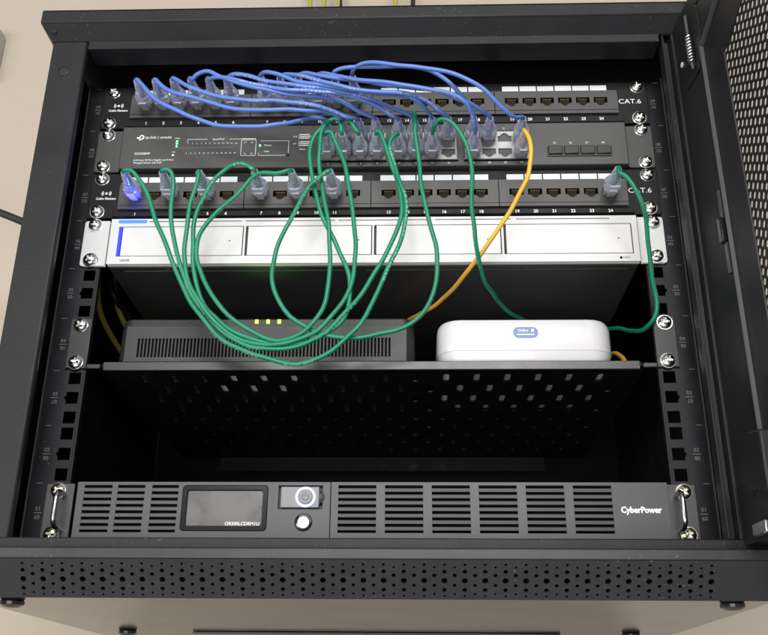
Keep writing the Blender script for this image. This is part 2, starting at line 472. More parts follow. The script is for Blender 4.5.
# top cover: same rim, turned over, with mitred slopes under and over it
top = part('top_cover', MB().loops([[(x, y, z) for y, z in ((FY - 0.0105, 0.4255), (FY - 0.0125, 0.4268), (FY - 0.0125, 0.4382), (FY - 0.0115, 0.4390), (FY + 0.001, 0.4390), (FY + 0.001, 0.4370), (BY, 0.4370), (BY, 0.4330), (FY - 0.006, 0.4330))] for x in (-0.2840, 0.2840)]), M_COAT, cab, bevel=0.0010)
def ushape(w, yf, z):
    return [(-w, BY, z), (-w, yf, z), (w, yf, z), (w, BY, z)]
part('lower_skirt', MB().loops([ushape(0.2834, FY - 0.0118, 0.4256), ushape(0.2754, FY - 0.0008, 0.4148), ushape(0.2754, FY + 0.0006, 0.4142)], closed=False), M_COAT, top)
mb = perforated(TA, TB, 0.2640)
for sx in (-1, 1):
    mb.add([(sx * 0.2640, TA[0], TA[1]), (sx * 0.2834, TA[0], TA[1]), (sx * 0.2640, TB[0], TB[1])], [(0, 1, 2)])
    mb.add([(sx * 0.2834, TA[0], TA[1]), (sx * 0.2834, BY, TA[1]), (sx * 0.2640, BY, TB[1]), (sx * 0.2640, TB[0], TB[1])], [(0, 1, 2, 3)])
part('vent_strip', mb, M_COAT, top)
part('roof', MB().box(-0.2640, 0.2640, TB[0], BY, 0.4525, 0.4537), M_COAT, top)
part('plug', MB().lathe([(0.0001, -0.001), (0.0018, -0.001), (0.0026, 0.0002)], (-0.2728, FY - 0.0068, 0.4212), 'y', 16), M_HOLE, top, smooth=40)

# mounting rails with square holes and printed unit numbers
for sx in (-1, 1):
    mb = MB()
    fn = lambda u, v, d, sx=sx: (sx * u, 0.0 + d, v)
    for n in range(9):
        z0 = n * U
        zc = [0.00635, 0.022225, 0.0381]
        zb = [0.0, 0.0142875, 0.0301625, U]
        for k in range(3):
            c = z0 + zc[k]; h = 0.00475
            hole = rect(0.2278, 0.2373, c - h, c + h)
            if k == 1:
                hole = [(0.2278, c - h), (0.2373, c - h), (0.2373, c - 0.0022), (0.2390, c), (0.2373, c + 0.0022), (0.2373, c + h), (0.2278, c + h)]
            mb.cell((0.2262, 0.2405, z0 + zb[k], z0 + zb[k + 1]), hole, fn, 0.0018)
    mb.box(min(sx * 0.2405, sx * 0.2545), max(sx * 0.2405, sx * 0.2545), 0.0, 0.0018, 0.0, 9 * U)
    mb.box(min(sx * 0.2545, sx * 0.2560), max(sx * 0.2545, sx * 0.2560), -0.0015, 0.030, -0.008, 9 * U + 0.004)
    mb.box(min(sx * 0.2262, sx * 0.2247), max(sx * 0.2262, sx * 0.2247), 0.0004, 0.006, 0.0, 9 * U)
    mb.box(min(sx * 0.2247, sx * 0.2562), max(sx * 0.2247, sx * 0.2562), 0.0004, 0.030, -0.0105, -0.0001)
    rail = part('rail', mb, M_RAIL, cab)
    part('rail_edge_highlight', MB().box(min(sx * 0.2546, sx * 0.2558), max(sx * 0.2546, sx * 0.2558), -0.0024, -0.0016, -0.006, 9 * U + 0.003), M_EDGE, rail)  # pale strip that paints the highlight along the rail fold
    for n in range(9):
        zc = n * U + 0.0222
        x = sx * 0.2462
        text('unit_number', '%02d' % (n + 1), 0.0042, (x, -0.0002, zc + 0.0030), rail, M_PRINTG)
        text('unit_number', '%02d' % (9 - n), 0.0042, (x, -0.0002, zc - 0.0030), rail, M_PRINTG, roll=math.pi)
        part('number_rule', MB().box(x - 0.0030, x + 0.0030, -0.0003, 0.0, zc - 0.00022, zc + 0.00022), M_PRINTG, rail)
        part('unit_tick', MB().box(x - 0.0010 + sx * 0.003, x + 0.0045 + sx * 0.003 - 0.001, -0.0003, 0.0, (n + 1) * U - 0.0002, (n + 1) * U + 0.0002), M_PRINTG, rail)

# ------------------------------------------------------------------ the open door
HX, HY = 0.2555, -0.0525
DA = math.radians(4.5)
dd = Vector((math.sin(DA), -math.cos(DA))); dn = Vector((math.cos(DA), math.sin(DA)))   # along the door / outward
def DF(s, z, d):
    return (HX + dd.x * s + dn.x * d, HY + dd.y * s + dn.y * d, z)
DZ0, DZ1, DW = -0.0085, 0.418, 0.510
door = part('door', MB().prism([(0.0, DZ0 + 0.002), (0.0, DZ1 - 0.002), (0.002, DZ1), (0.0505, DZ1), (0.0505, DZ0), (0.002, DZ0)], DF, 0.0, 0.0015)
            .prism(rect(0.0505, DW, 0.4030, DZ1), DF, 0.0, 0.0015).prism(rect(0.0505, DW, DZ0, 0.012), DF, 0.0, 0.0015)
            .prism(rect(0.460, DW, 0.012, 0.4030), DF, 0.0, 0.0015)
            .prism(rect(0.0, 0.0015, DZ0 + 0.002, DZ1 - 0.002), DF, 0.0016, 0.019).prism(rect(0.0, DW, DZ1 - 0.0015, DZ1), DF, 0.0016, 0.019)
            .prism(rect(0.0, DW, DZ0, DZ0 + 0.0015), DF, 0.0016, 0.019), M_COAT, cab)
SK, ZK = 0.0505, 0.3620
def ring(off):                                          # outline of the inner frame, corners cut off
    s0, s1 = SK + off, 0.460 - off
    zt = ZK - off * 0.92; zb = 0.048 + off * 0.6
    w = 0.095
    pk = zt + math.tan(math.radians(21)) * w
    return [(s0, zb), (s1, zb), (s1, zt), (s1 - w, pk), (s0 + w, pk), (s0, zt)]
part('inner_frame', MB().loops([[DF(*p, dpt) for p in ring(o)] for o, dpt in ((0.0007, 0.0012), (0.0312, 0.0022), (0.0316, 0.0032))], cap=False), M_COAT, door)
part('frame_lip', MB().loops([[DF(*p, dpt) for p in ring(o)] for o, dpt in ((-0.0010, 0.0), (-0.0007, -0.0014), (0.0, -0.0018), (0.0006, -0.0014), (0.0007, 0.0013))], cap=False), M_EDGE, door)
b_ = [(0.0503, 0.0115), (0.4605, 0.0115), (0.4605, 0.4035), (0.4605 - 0.095, 0.4035), (0.0503 + 0.095, 0.4035), (0.0503, 0.4035)]
part('door_skin', MB().loops([[DF(*p, 0.0009) for p in b_], [DF(*p, 0.0009) for p in ring(-0.0010)]], cap=False), M_COAT, door)
def inside(p, poly):
    r = False
    for i in range(len(poly)):
        (x1, y1), (x2, y2) = poly[i], poly[(i + 1) % len(poly)]
        if (y1 > p[1]) != (y2 > p[1]) and p[0] < (x2 - x1) * (p[1] - y1) / (y2 - y1) + x1: r = not r
    return r
mb = MB()
PT = 0.0072; AP = 0.00290; CSX = PT * 0.8660254
limit = ring(0.0285)
ci = 0
s = 0.070
while s < 0.45:
    z = 0.055 + (PT / 2 if ci % 2 else 0)
    while z < 0.43:
        if inside((s, z), limit):
            R, r = PT / 2 / 0.8660254, AP / 0.8660254
            o6 = [(s + R * math.cos(k * math.pi / 3), z + R * math.sin(k * math.pi / 3)) for k in range(6)]
            i6 = [(s + r * math.cos(k * math.pi / 3), z + r * math.sin(k * math.pi / 3)) for k in range(6)]
            mb.loops([[DF(*p, 0.0035) for p in o6], [DF(*p, 0.0035) for p in i6], [DF(*p, 0.0049) for p in i6], [DF(*p, 0.0049) for p in o6]], cap=False)
        z += PT
    s += CSX; ci += 1
mo = part('mesh_panel', mb, M_COAT, door)
mo['kind'] = 'stuff'
part('door_tab', MB().prism(rrect(0.0405, 0.0465, 0.195, 0.216, 0.0028), DF, -0.0045, -0.0002), M_GLOSS, door, bevel=0.001)
part('tab_highlight', MB().prism(rect(0.0420, 0.0450, 0.172, 0.238), DF, -0.0016, -0.0002), M_EDGE, door)  # pale strip painting a reflection around the tab
part('door_hole', MB().prism(circle(0.0256, 0.0236, 0.0040, 16), DF, -0.0012, -0.0001), M_HOLE, door)
part('lock_body', MB().prism([(0.0400, 0.0380), (0.0480, 0.0500), (0.0610, 0.0530), (0.0800, 0.0500), (0.0800, 0.0120), (0.0506, 0.0180), (0.0400, 0.0270)], DF, -0.014, -0.0040), M_HOLE, door, bevel=0.0015)
part('lock_lever', MB().prism(rect(0.0210, 0.0390, 0.0335, 0.0362), DF, -0.0060, -0.0002), M_GLOSS, door, bevel=0.0006)
part('bright_gap_block', MB().prism(rect(0.0270, 0.0480, -0.0070, 0.0010), DF, -0.0050, -0.0002), M_STEEL, door, bevel=0.0008)  # steel block added in place of the bright gap under the door
# sprung hinge pin at the top of the door
def DS(s, z, d): return DF(s, z, d)
hp = part('hinge_pin', MB().tube([DS(0.0372, 0.3500, -0.0035), DS(0.0366, 0.4020, -0.0035)], 0.0012, 10), M_EDGE, door, smooth=50)
pts = []
for k in range(9 * 14 + 1):
    a = 2 * math.pi * k / 14; t = k / (9 * 14)
    pts.append(DS(0.0374 - 0.0004 * t + 0.0022 * math.cos(a), 0.3545 + 0.0265 * t, -0.0035 + 0.0022 * math.sin(a)))
part('spring', MB().tube(pts, 0.00085, 6), M_NICKEL, door, smooth=60)
part('hinge_plate', MB().prism(rrect(0.0130, 0.0450, 0.3460, 0.3545, 0.003), DF, -0.0014, -0.0002), M_COAT, door, bevel=0.0006)
part('rivet', MB().prism(circle(0.0109, 0.3732, 0.0024, 18), DF, -0.0014, -0.0001), M_LABEL, door, bevel=0.0005)

# ------------------------------------------------------------------ shared small pieces
def screw_mesh(m, R=0.0055, H=0.0038):
    mb = MB()
    rings_n, seg = 11, 40
    vs = [(0.0, -H + 0.0015, 0.0)]
    for i in range(1, rings_n + 1):
        r = R * i / rings_n
        h = H * math.sqrt(max(0.0, 1 - (r / (R * 1.12)) ** 2)) if i < rings_n else 0.0
        for k in range(seg):
            a = 2 * math.pi * k / seg
            u, v = r * math.cos(a), r * math.sin(a)
            hh = h
            if (abs(u) < 0.00062 or abs(v) < 0.00062) and r < R * 0.60: hh = h - 0.0016 * (1 - (r / (R * 0.66)) ** 2) - 0.0003
            vs.append((u, -hh, v))
    fs = [(0, 1 + k, 1 + (k + 1) % seg) for k in range(seg)]
    for i in range(rings_n - 1):
        for k in range(seg):
            a, b = 1 + i * seg + k, 1 + i * seg + (k + 1) % seg
            fs.append((a, a + seg, b + seg, b))
    mb.add(vs, fs)
    # washer under the head
    mb.lathe([(R * 0.9, -0.0003), (R * 1.12, -0.0003), (R * 1.12, 0.0006), (R * 0.9, 0.0006)], (0, 0, 0), 'y', 28)
    return mb.mesh('screw', m, smooth=35)
SCREW = screw_mesh(M_NICKEL)
SCREWB = screw_mesh(M_BRASS, 0.0055, 0.0036)
def screws(parent, unit, y, me=None, extra=0.0):
    for sx in (-1, 1):
        for dz in (0.00635, 0.0381):
            inst('screw', me or SCREW, parent, (sx * 0.23255 + random.uniform(-0.0006, 0.0006), y - 0.0003 + extra, (unit - 1) * U + dz + random.uniform(-0.0005, 0.0005)),
                 rot=(random.uniform(-0.05, 0.05), random.uniform(0, 1.5), random.uniform(-0.05, 0.05)))

def jack_poly(flip=1, w=0.00590, h=0.0039, k=1.0):
    p = [(-w, -0.0019), (-w, h), (w, h), (w, -0.0019), (0.0034, -0.0019), (0.0034, -0.0033), (0.0019, -0.0033), (0.0019, -0.0046), (-0.0019, -0.0046), (-0.0019, -0.0033), (-0.0034, -0.0033), (-0.0034, -0.0019)]
    return [(u * k, v * flip * k) for u, v in (p if flip > 0 else p[::-1])]
def jack_mesh(flip=1):
    poly = jack_poly(flip, k=1.004)
    mb = MB()
    n = len(poly)
    mb.loops([[(u, 0.0006, v) for u, v in poly], [(u, 0.0100, v) for u, v in poly]], cap=False, mi=0)
    mb.add([(-0.0062, 0.0100, -0.0050), (0.0062, 0.0100, -0.0050), (0.0062, 0.0100, 0.0050), (-0.0062, 0.0100, 0.0050)], [(0, 1, 2, 3)], 0)
    for i in range(8):
        x = -0.00357 + i * 0.00102
        z0, z1 = 0.0032 * flip, -0.0010 * flip
        mb.loops([[(x + a, 0.0018, z0 + b) for a, b in ((-0.00022, -0.0002), (0.00022, -0.0002), (0.00022, 0.0002), (-0.00022, 0.0002))],
                  [(x + a, 0.0085, z1 + b) for a, b in ((-0.00022, -0.0002), (0.00022, -0.0002), (0.00022, 0.0002), (-0.00022, 0.0002))]], mi=1)
    return mb.mesh('port', [M_JACK, M_PIN])
JACK, JACKF = jack_mesh(1), jack_mesh(-1)

# ------------------------------------------------------------------ patch panels
GX = [-0.1992, -0.0923, 0.0146, 0.1215]
PP = 0.01543
def port_x(n):
    return GX[(n - 1) // 6] + PP * ((n - 1) % 6)
def patch_panel(unit, label, pz, lz, nz, f0, f1):
    z0 = (unit - 1) * U
    t = thing('patch_bay', label, 'patch panel', (0, 0, z0), 'twenty-four port patch panels')
    face = part('face_plate', MB().box(-0.2413, 0.2413, -0.0030, -0.0005, z0 + 0.0006, z0 + U - 0.0004), M_PANEL, t, bevel=0.0006)
    part('number_strip', MB().box(-0.2180, 0.2180, -0.0064, -0.0031, z0 + 0.0007, z0 + f0 - 0.0003), M_PANEL, t, bevel=0.0004)
    part('label_channel', MB().box(-0.2150, 0.2150, -0.0050, -0.0031, z0 + lz - 0.0044, z0 + lz - 0.0036), M_PANEL, t)
    for g in range(4):
        x0 = GX[g] - 0.0143
        mb = MB()
        u0s = [x0] + [GX[g] + PP * (k + 0.5) for k in range(5)] + [x0 + 0.1060]
        fnp = lambda u, v, d: (u, -0.0100 + d, v)
        for k in range(6):
            cx = GX[g] + PP * k
            mb.cell((u0s[k], u0s[k + 1], z0 + f0 + 0.0032, z0 + f1 - 0.0032), [(cx + u, z0 + pz + v) for u, v in jack_poly(1)], fnp, 0.0012, back=False)
        # rim of the block, a step lower than the middle
        mb.box(x0 - 0.0001, x0 + 0.1061, -0.0084, -0.0031, z0 + f1 - 0.0032, z0 + f1)
        mb.box(x0 - 0.0001, x0 + 0.1061, -0.0094, -0.0031, z0 + f0, z0 + f0 + 0.0032)
        mb.box(x0 - 0.0001, x0, -0.0100, -0.0031, z0 + f0 + 0.0032, z0 + f1 - 0.0032)
        mb.box(x0 + 0.1060, x0 + 0.1061, -0.0100, -0.0031, z0 + f0 + 0.0032, z0 + f1 - 0.0032)
        blk = part('port_block', mb, M_BLOCK, t)
        for k in range(6):
            n = g * 6 + k + 1
            inst('port', JACK, blk, (port_x(n), -0.0100, z0 + pz))
    for n in range(1, 25):
        x = port_x(n)
        part('label_strip', MB().box(x - 0.0072, x + 0.0071, -0.0046 + random.uniform(-0.0002, 0.0002), -0.0031, z0 + lz - 0.0032, z0 + lz + 0.0032), M_LABEL, t)
        text('port_number', str(n), 0.0039, (x, -0.0066, z0 + nz + 0.0008), t, M_PRINT, fat=0.00008)
    # print on the ears
    text('lettering', 'CAT.6', 0.0066, (0.2254, -0.00315, z0 + 0.0232), t, M_PRINT, sx=1.12)
    text('lettering', 'Cable Matters', 0.0030, (-0.2268, -0.00315, z0 + 0.0195), t, M_PRINT, fat=0.00006)
    mb = MB()                                                  # ringed mark of bars over the name
    fnp = XZ(-0.00318)
    for sgn in (-1, 1):
        for r in (0.0018, 0.0030):
            arc = [(-0.2268 + sgn * (0.0012 + r * math.cos(a)), z0 + 0.0245 + r * math.sin(a)) for a in [math.radians(-50 + 10 * k) for k in range(11)]]
            arc2 = [(-0.2268 + sgn * (0.0012 + (r - 0.0006) * math.cos(a)), z0 + 0.0245 + (r - 0.0006) * math.sin(a)) for a in [math.radians(-50 + 10 * k) for k in range(11)]]
            mb.loops([[fnp(u, v, 0) for u, v in arc], [fnp(u, v, 0) for u, v in arc2]], closed=False)
    mb.add([fnp(u, v, 0) for u, v in circle(-0.2268, z0 + 0.0245, 0.0011)], [tuple(range(14))])
    part('emblem', mb, M_PRINT, t)
    screws(t, unit, -0.0030)
    return t
patch_panel(9, 'topmost black patch panel with blue cables plugged into its first twelve ports', 0.0197, 0.0362, 0.0029, 0.0078, 0.0317)
patch_panel(7, 'lower black patch panel between grey switch and silver recorder, green cables in it', 0.0183, 0.0359, 0.0018, 0.0062, 0.0318)

# ------------------------------------------------------------------ network switch
Z8 = 7 * U
sw = thing('network_switch', 'dark grey rack network switch with three silver port blocks', 'network switch', (0, 0, Z8))
SWY = -0.0095
part('front_panel', MB().box(-0.2176, 0.2176, SWY, -0.0005, Z8 + 0.0006, Z8 + 0.0428), M_SWITCH, sw, bevel=0.0008)
part('chassis', MB().box(-0.2160, 0.2160, -0.0004, 0.2300, Z8 + 0.0014, Z8 + 0.0424), M_SWITCH, sw)
for sx in (-1, 1):
    part('ear', MB().prism(rrect(min(sx * 0.2182, sx * 0.2412), max(sx * 0.2182, sx * 0.2412), Z8 + 0.0010, Z8 + 0.0425, 0.0025), XZ(-0.0032), 0.0, 0.0026), M_SWITCH, sw, bevel=0.0005)
SCX = [-0.0374, -0.02335, -0.0093, 0.00475, 0.0232, 0.0373, 0.0514, 0.0655, 0.0864, 0.1000, 0.1136, 0.1272]
SZU, SZL = 0.3382, 0.3240
for b in range(3):
    xs = SCX[b * 4:b * 4 + 4]
    h = (xs[1] - xs[0]) / 2
    mb = MB()
    fnp = lambda u, v, d: (u, SWY - 0.0012 + d, v)
    for x in xs:
        mb.cell((x - h, x + h, 0.3311, 0.3450), [(x + u, SZU + v) for u, v in jack_poly(-1, w=0.0058, h=0.0037)], fnp, 0.0011, back=False)
        mb.cell((x - h, x + h, 0.3174, 0.3311), [(x + u, SZL + v) for u, v in jack_poly(1, w=0.0058, h=0.0037)], fnp, 0.0011, back=False)
    blk = part('port_block', mb, M_SHIELD, sw)
    for x in xs:
        inst('port', JACKF, blk, (x, SWY - 0.0008 - 0.0006, SZU))
        inst('port', JACK, blk, (x, SWY - 0.0008 - 0.0006, SZL))
    part('block_rim', MB().cell((xs[0] - h - 0.0012, xs[3] + h + 0.0012, 0.3163, 0.3461), rect(xs[0] - h, xs[3] + h, 0.3174, 0.3450), lambda u, v, d: (u, SWY - 0.0022 + d, v), 0.0022), M_SWITCH, blk)
for i, x in enumerate(SCX):
    text('port_number', str(2 * i + 2), 0.0024, (x, SWY - 0.0001, 0.3146), sw, M_PRINT)
    text('port_number', str(2 * i + 1), 0.0024, (x, SWY - 0.0001, 0.3482), sw, M_PRINT)
for k in range(4):
    x = 0.1560 + k * 0.0137
    sl = part('fibre_slot', MB().cell((x - 0.00675, x + 0.00675, 0.3200, 0.3302), rect(x - 0.0061, x + 0.0061, 0.3212, 0.3294), XZ(SWY - 0.0012), 0.0011, back=False), M_SWITCH, sw)
    part('dust_flap', MB().box(x - 0.0062, x + 0.0062, SWY - 0.0030, SWY - 0.0002, 0.3211, 0.3292), M_FLAP, sl, bevel=0.0008)
    text('port_number', str(25 + k), 0.0024, (x, SWY - 0.0001, 0.3333), sw, M_PRINT)
YT = SWY - 0.0001
# maker's mark: ring with a tail, then the words
mb = MB(); fnp = XZ(YT)
ro = [(-0.2005 + 0.0024 * math.cos(math.radians(a)), 0.3430 + 0.0024 * math.sin(math.radians(a))) for a in range(-150, 151, 15)]
ri = [(-0.2005 + 0.0012 * math.cos(math.radians(a)), 0.3430 + 0.0012 * math.sin(math.radians(a))) for a in range(-150, 151, 15)]
mb.loops([[fnp(u, v, 0) for u, v in ro], [fnp(u, v, 0) for u, v in ri]], closed=False)
mb.add([fnp(*p, 0) for p in ((-0.2026, 0.3398), (-0.2014, 0.3398), (-0.2014, 0.3446), (-0.2026, 0.3446))], [(0, 1, 2, 3)])
mb.add([fnp(*p, 0) for p in ((-0.2048, 0.3418), (-0.2026, 0.3418), (-0.2026, 0.3430), (-0.2048, 0.3430))], [(0, 1, 2, 3)])
part('emblem', mb, M_PRINT, sw)
text('lettering', 'tp-link | omada', 0.0038, (-0.1972, YT, 0.3428), sw, M_PRINT, 'LEFT')
text('lettering', 'SG3428MP', 0.0030, (-0.2050, YT, 0.3265), sw, M_PRINT, 'LEFT')
text('lettering', 'JetStream 24-Port Gigabit and 4-Port', 0.0023, (-0.2050, YT, 0.3201), sw, M_PRINT, 'LEFT')
text('lettering', 'Managed Switch with PoE+', 0.0023, (-0.2050, YT, 0.3174), sw, M_PRINT, 'LEFT')
def line(u0, u1, v0, v1, parent=sw, m=M_PRINT, name='printed_line', y=YT):
    return part(name, MB().add([(u0, y, v0), (u1, y, v0), (u1, y, v1), (u0, y, v1)], [(0, 1, 2, 3)]), m, parent)
LW = 0.00035
line(-0.1600, -0.1425, 0.3402, 0.3402 + LW); line(-0.1235, -0.1125, 0.3402, 0.3402 + LW)
text('lettering', 'Speed/PoE', 0.0024, (-0.1330, YT, 0.3404), sw, M_PRINT)
line(-0.1600, -0.1600 + LW, 0.3370, 0.3402)
line(-0.1720, -0.1190, 0.3318, 0.3318 + LW, m=M_PRINTG)
for k in range(12):
    text('indicator_number', str(1 + 2 * k), 0.0020, (-0.1592 + k * 0.0038, YT, 0.3362), sw, M_PRINT)
    text('indicator_number', str(2 + 2 * k), 0.0020, (-0.1600 + k * 0.0038, YT, 0.3265), sw, M_PRINT)
for u0, u1, v0, v1 in ((-0.1130, -0.1000, 0.3390, 0.3390 + LW), (-0.1130, -0.1000, 0.3235, 0.3235 + LW), (-0.1130, -0.1130 + LW, 0.3235, 0.3390), (-0.1000 - LW, -0.1000, 0.3235, 0.3390)):
    line(u0, u1, v0, v1)
line(-0.1125, -0.1005, 0.3401, 0.3409)
for x in (-0.1095, -0.1035):
    text('indicator_number', '25', 0.0020, (x, YT, 0.3368), sw, M_PRINT); text('indicator_number', '26', 0.0020, (x, YT, 0.3256), sw, M_PRINT)
for u0, u1, v0, v1 in ((-0.0965, -0.0720, 0.3380, 0.3380 + LW), (-0.0965, -0.0740, 0.3235, 0.3235 + LW), (-0.0720, -0.0720 + LW, 0.3245, 0.3380), (-0.0975, -0.0975 + LW, 0.3235, 0.3262)):
    line(u0, u1, v0, v1)
text('lettering', 'Master', 0.0024, (-0.0930, YT, 0.3338), sw, M_PRINT, 'LEFT'); text('lettering', 'FAN', 0.0024, (-0.0930, YT, 0.3275), sw, M_PRINT, 'LEFT')
part('mode_button', MB().lathe([(0.0001, -0.0012), (0.0014, -0.0011), (0.0016, 0.0)], (-0.0724, SWY - 0.0002, 0.3240), 'y', 16), M_HOLE, sw, smooth=40)
for u, v, g in ((-0.1690, 0.3385, 1), (-0.1690, 0.3362, 1), (-0.1690, 0.3335, 1), (-0.0966, 0.3335, 1)):
    part('indicator_light', MB().box(u - 0.0007, u + 0.0007, SWY - 0.0006, SWY - 0.0001, v - 0.0006, v + 0.0006), M_LEDG2, sw)
text('lettering', 'PWR', 0.0020, (-0.1690, YT, 0.3415), sw, M_PRINT); text('lettering', 'SYS', 0.0020, (-0.1712, YT, 0.3278), sw, M_PRINT)
part('indicator_light', MB().box(-0.1722, -0.1704, SWY - 0.0006, SWY - 0.0001, 0.3238, 0.3254), M_PRINT, sw)
for r, (a, bb) in enumerate((('PoE', 0.3422), ('SFP', 0.3350))):
    text('lettering', a, 0.0022, (-0.0682, YT, bb), sw, M_PRINT, 'LEFT')
    line(-0.0632, -0.0632 + LW, bb - 0.0025, bb + 0.0025)
    for q in range(3):
        line(-0.0622, -0.0540 + 0.001 * ((q + r) % 2), bb + 0.0016 - q * 0.0018, bb + 0.0024 - q * 0.0018)
text('lettering', 'Reset', 0.0022, (-0.0598, YT, 0.3295), sw, M_PRINT)
part('reset_hole', MB().lathe([(0.0001, -0.0001), (0.0009, -0.0001), (0.0009, 0.0004)], (-0.0598, SWY, 0.3268), 'y', 12), M_HOLE, sw)
screws(sw, 8, -0.0032)

# ------------------------------------------------------------------ video recorder
Z6 = 5 * U
nv = thing('video_recorder', 'silver white four bay recorder with blue status light and dark underside', 'video recorder', (0, 0, Z6))
NY = -0.0060
bays = [(-0.2105, -0.1062), (-0.1038, 0.0008), (0.0030, 0.1072), (0.1098, 0.2140)]
mb = MB()
ue = [-0.2180, -0.1050, 0.0019, 0.1085, 0.2190]
for k, (a, b) in enumerate(bays):
    mb.cell((ue[k], ue[k + 1], Z6 + 0.0012, Z6 + 0.0428), rect(a - 0.0004, b + 0.0004, Z6 + 0.0080, Z6 + 0.0356), XZ(NY), 0.004)
mb.box(-0.2180, 0.2190, NY + 0.0042, -0.0004, Z6 + 0.0012, Z6 + 0.0428)
front = part('front_panel', mb, M_NVR, nv)
for k, (a, b) in enumerate(bays):
    part('bay_shadow_gap', MB().box(a - 0.0003, b + 0.0003, NY + 0.0032, NY + 0.0040, Z6 + 0.0081, Z6 + 0.0355), M_GROOVE, front)
    part('bay_cover', MB().box(a + (0.0030 if k == 0 else 0.0016), b - 0.0004, NY - 0.0001, NY + 0.0030, Z6 + 0.0086, Z6 + 0.0350), M_NVRBAY, nv, bevel=0.0004)
    part('bay_dot', MB().lathe([(0.0001, -0.0001), (0.0006, -0.0001), (0.0006, 0.0002)], (b - 0.0110, NY - 0.0002, Z6 + 0.0218), 'y', 12), M_GROOVE, nv)
part('bay_light', MB().box(-0.2104, -0.2085, NY + 0.0004, NY + 0.0030, Z6 + 0.0087, Z6 + 0.0349), M_LEDB2, nv)
for a, b in ((-0.1860, -0.1080), (-0.1050, -0.0300), (-0.0270, 0.0465), (0.0530, 0.1160), (0.1200, 0.1970)):
    part('vent_slit', MB().box(a, b, NY - 0.0001, NY + 0.0030, Z6 + 0.0398, Z6 + 0.0405), M_GROOVE, nv)
part('status_light', MB().prism(rrect(-0.2120, -0.1880, Z6 + 0.0388, Z6 + 0.0416, 0.0013), XZ(NY), -0.0006, 0.002), M_LEDB, nv)
bl = bpy.data.lights.new('status_light_glow', 'AREA'); bl.shape = 'RECTANGLE'; bl.size, bl.size_y = 0.024, 0.003; bl.spread = math.radians(100); bl.energy = 0.06; bl.color = (0.03, 0.035, 1.0)
blo = bpy.data.objects.new('status_light_glow', bl); COL.objects.link(blo)
blo.parent = nv; blo.location = (-0.200, NY - 0.0012, 0.0402); blo.rotation_euler = Vector((-0.22, -0.76, 0.60)).to_track_quat('-Z', 'Y').to_euler()
text('lettering', 'UNVR', 0.0030, (-0.2030, NY - 0.0002, Z6 + 0.0043), nv, M_PRINTD, fat=0.00004)
text('lettering', 'HDD', 0.0026, (0.2080, NY - 0.0002, Z6 + 0.0043), nv, M_PRINTD)
part('drive_mark', MB().lathe([(0.0001, 0.0), (0.0011, 0.0)], (0.2035, NY - 0.0002, Z6 + 0.0043), 'y', 12), M_PRINTD, nv)
for sx in (-1, 1):
    mb = MB()
    e0, e1 = 0.2202, 0.2412
    fnp = lambda u, v, d, sx=sx: (sx * u, -0.0030 + d, v)
    for lo, hi, zc in ((0.0010, 0.02222, 0.00635), (0.02222, 0.0425, 0.0381)):
        slot = [(u - 0.0007, v) for u, v in rrect(0.2268, 0.2378, Z6 + zc - 0.0034, Z6 + zc + 0.0034, 0.0033)]
        mb.cell((e0, e1 - 0.002, Z6 + lo, Z6 + hi), slot, fnp, 0.0024)
    mb.prism([(sx * (e1 - 0.002), Z6 + 0.0010), (sx * (e1 - 0.0006), Z6 + 0.0016), (sx * e1, Z6 + 0.0030), (sx * e1, Z6 + 0.0405), (sx * (e1 - 0.0006), Z6 + 0.0419), (sx * (e1 - 0.002), Z6 + 0.0425)], XZ(-0.0030), 0.0, 0.0024)
    part('ear', mb, M_NVR, nv)
part('chassis', MB().box(-0.2175, 0.2185, -0.0003, 0.2950, Z6 + 0.0004, Z6 + 0.0430), M_NVRBODY, nv, bevel=0.0008)
for a, b in ((-0.2060, -0.0160), (-0.0040, 0.0030), (0.0120, 0.2110)):
    part('bottom_rib', MB().box(a, b, 0.0065, 0.0078, Z6 - 0.0002, Z6 + 0.0003), M_EDGE, nv)
for x in (-0.168, 0.010, 0.128):
    part('bottom_screw', MB().lathe([(0.0016, 0.0), (0.0016, -0.0005), (0.0001, -0.0007)], (x, 0.0035, Z6 + 0.0004), 'z', 14), M_EDGE, nv)
screws(nv, 6, -0.0030)

# ------------------------------------------------------------------ shelf with slots
Z4 = 3 * U
sh = thing('rack_shelf', 'black slotted steel shelf carrying the black modem and the white router', 'shelf', (0, 0.15, Z4))
SZ = Z4 + 0.0036
mb = MB()
fn = lambda u, v, d: (u, v, SZ + d)
cp = 0.0248
for r in range(9):
    y0 = 0.0180 + r * 0.0285
    off = 0.0 if r % 2 == 0 else cp / 2
    x = -0.2110
    xs = []
    c = -0.1870 + off
    while c < 0.1980:
        xs.append(c); c += cp
    edges = [-0.2110] + [(xs[i] + xs[i + 1]) / 2 for i in range(len(xs) - 1)] + [0.2110]
    for i, c in enumerate(xs):
        mb.cell((edges[i], edges[i + 1], y0, y0 + 0.0285), rrect(c - 0.0026, c + 0.0026, y0 + 0.0040, y0 + 0.0235, 0.0020, 3), fn, 0.0014)
mb.box(-0.2110, 0.2110, 0.0012, 0.0180, SZ, SZ + 0.0014)
mb.box(-0.2110, 0.2110, 0.2745, 0.3000, SZ, SZ + 0.0014)
tray = part('tray', mb, M_SHELF, sh)
part('front_lip', MB().box(-0.2110, 0.2110, -0.0012, 0.0010, Z4 - 0.0002, Z4 + 0.0070), M_COAT_LIT, sh, bevel=0.0006)
part('rear_lip', MB().box(-0.1720, 0.1720, 0.2990, 0.3004, SZ - 0.0155, SZ - 0.0002), M_RAIL, sh, bevel=0.0004)
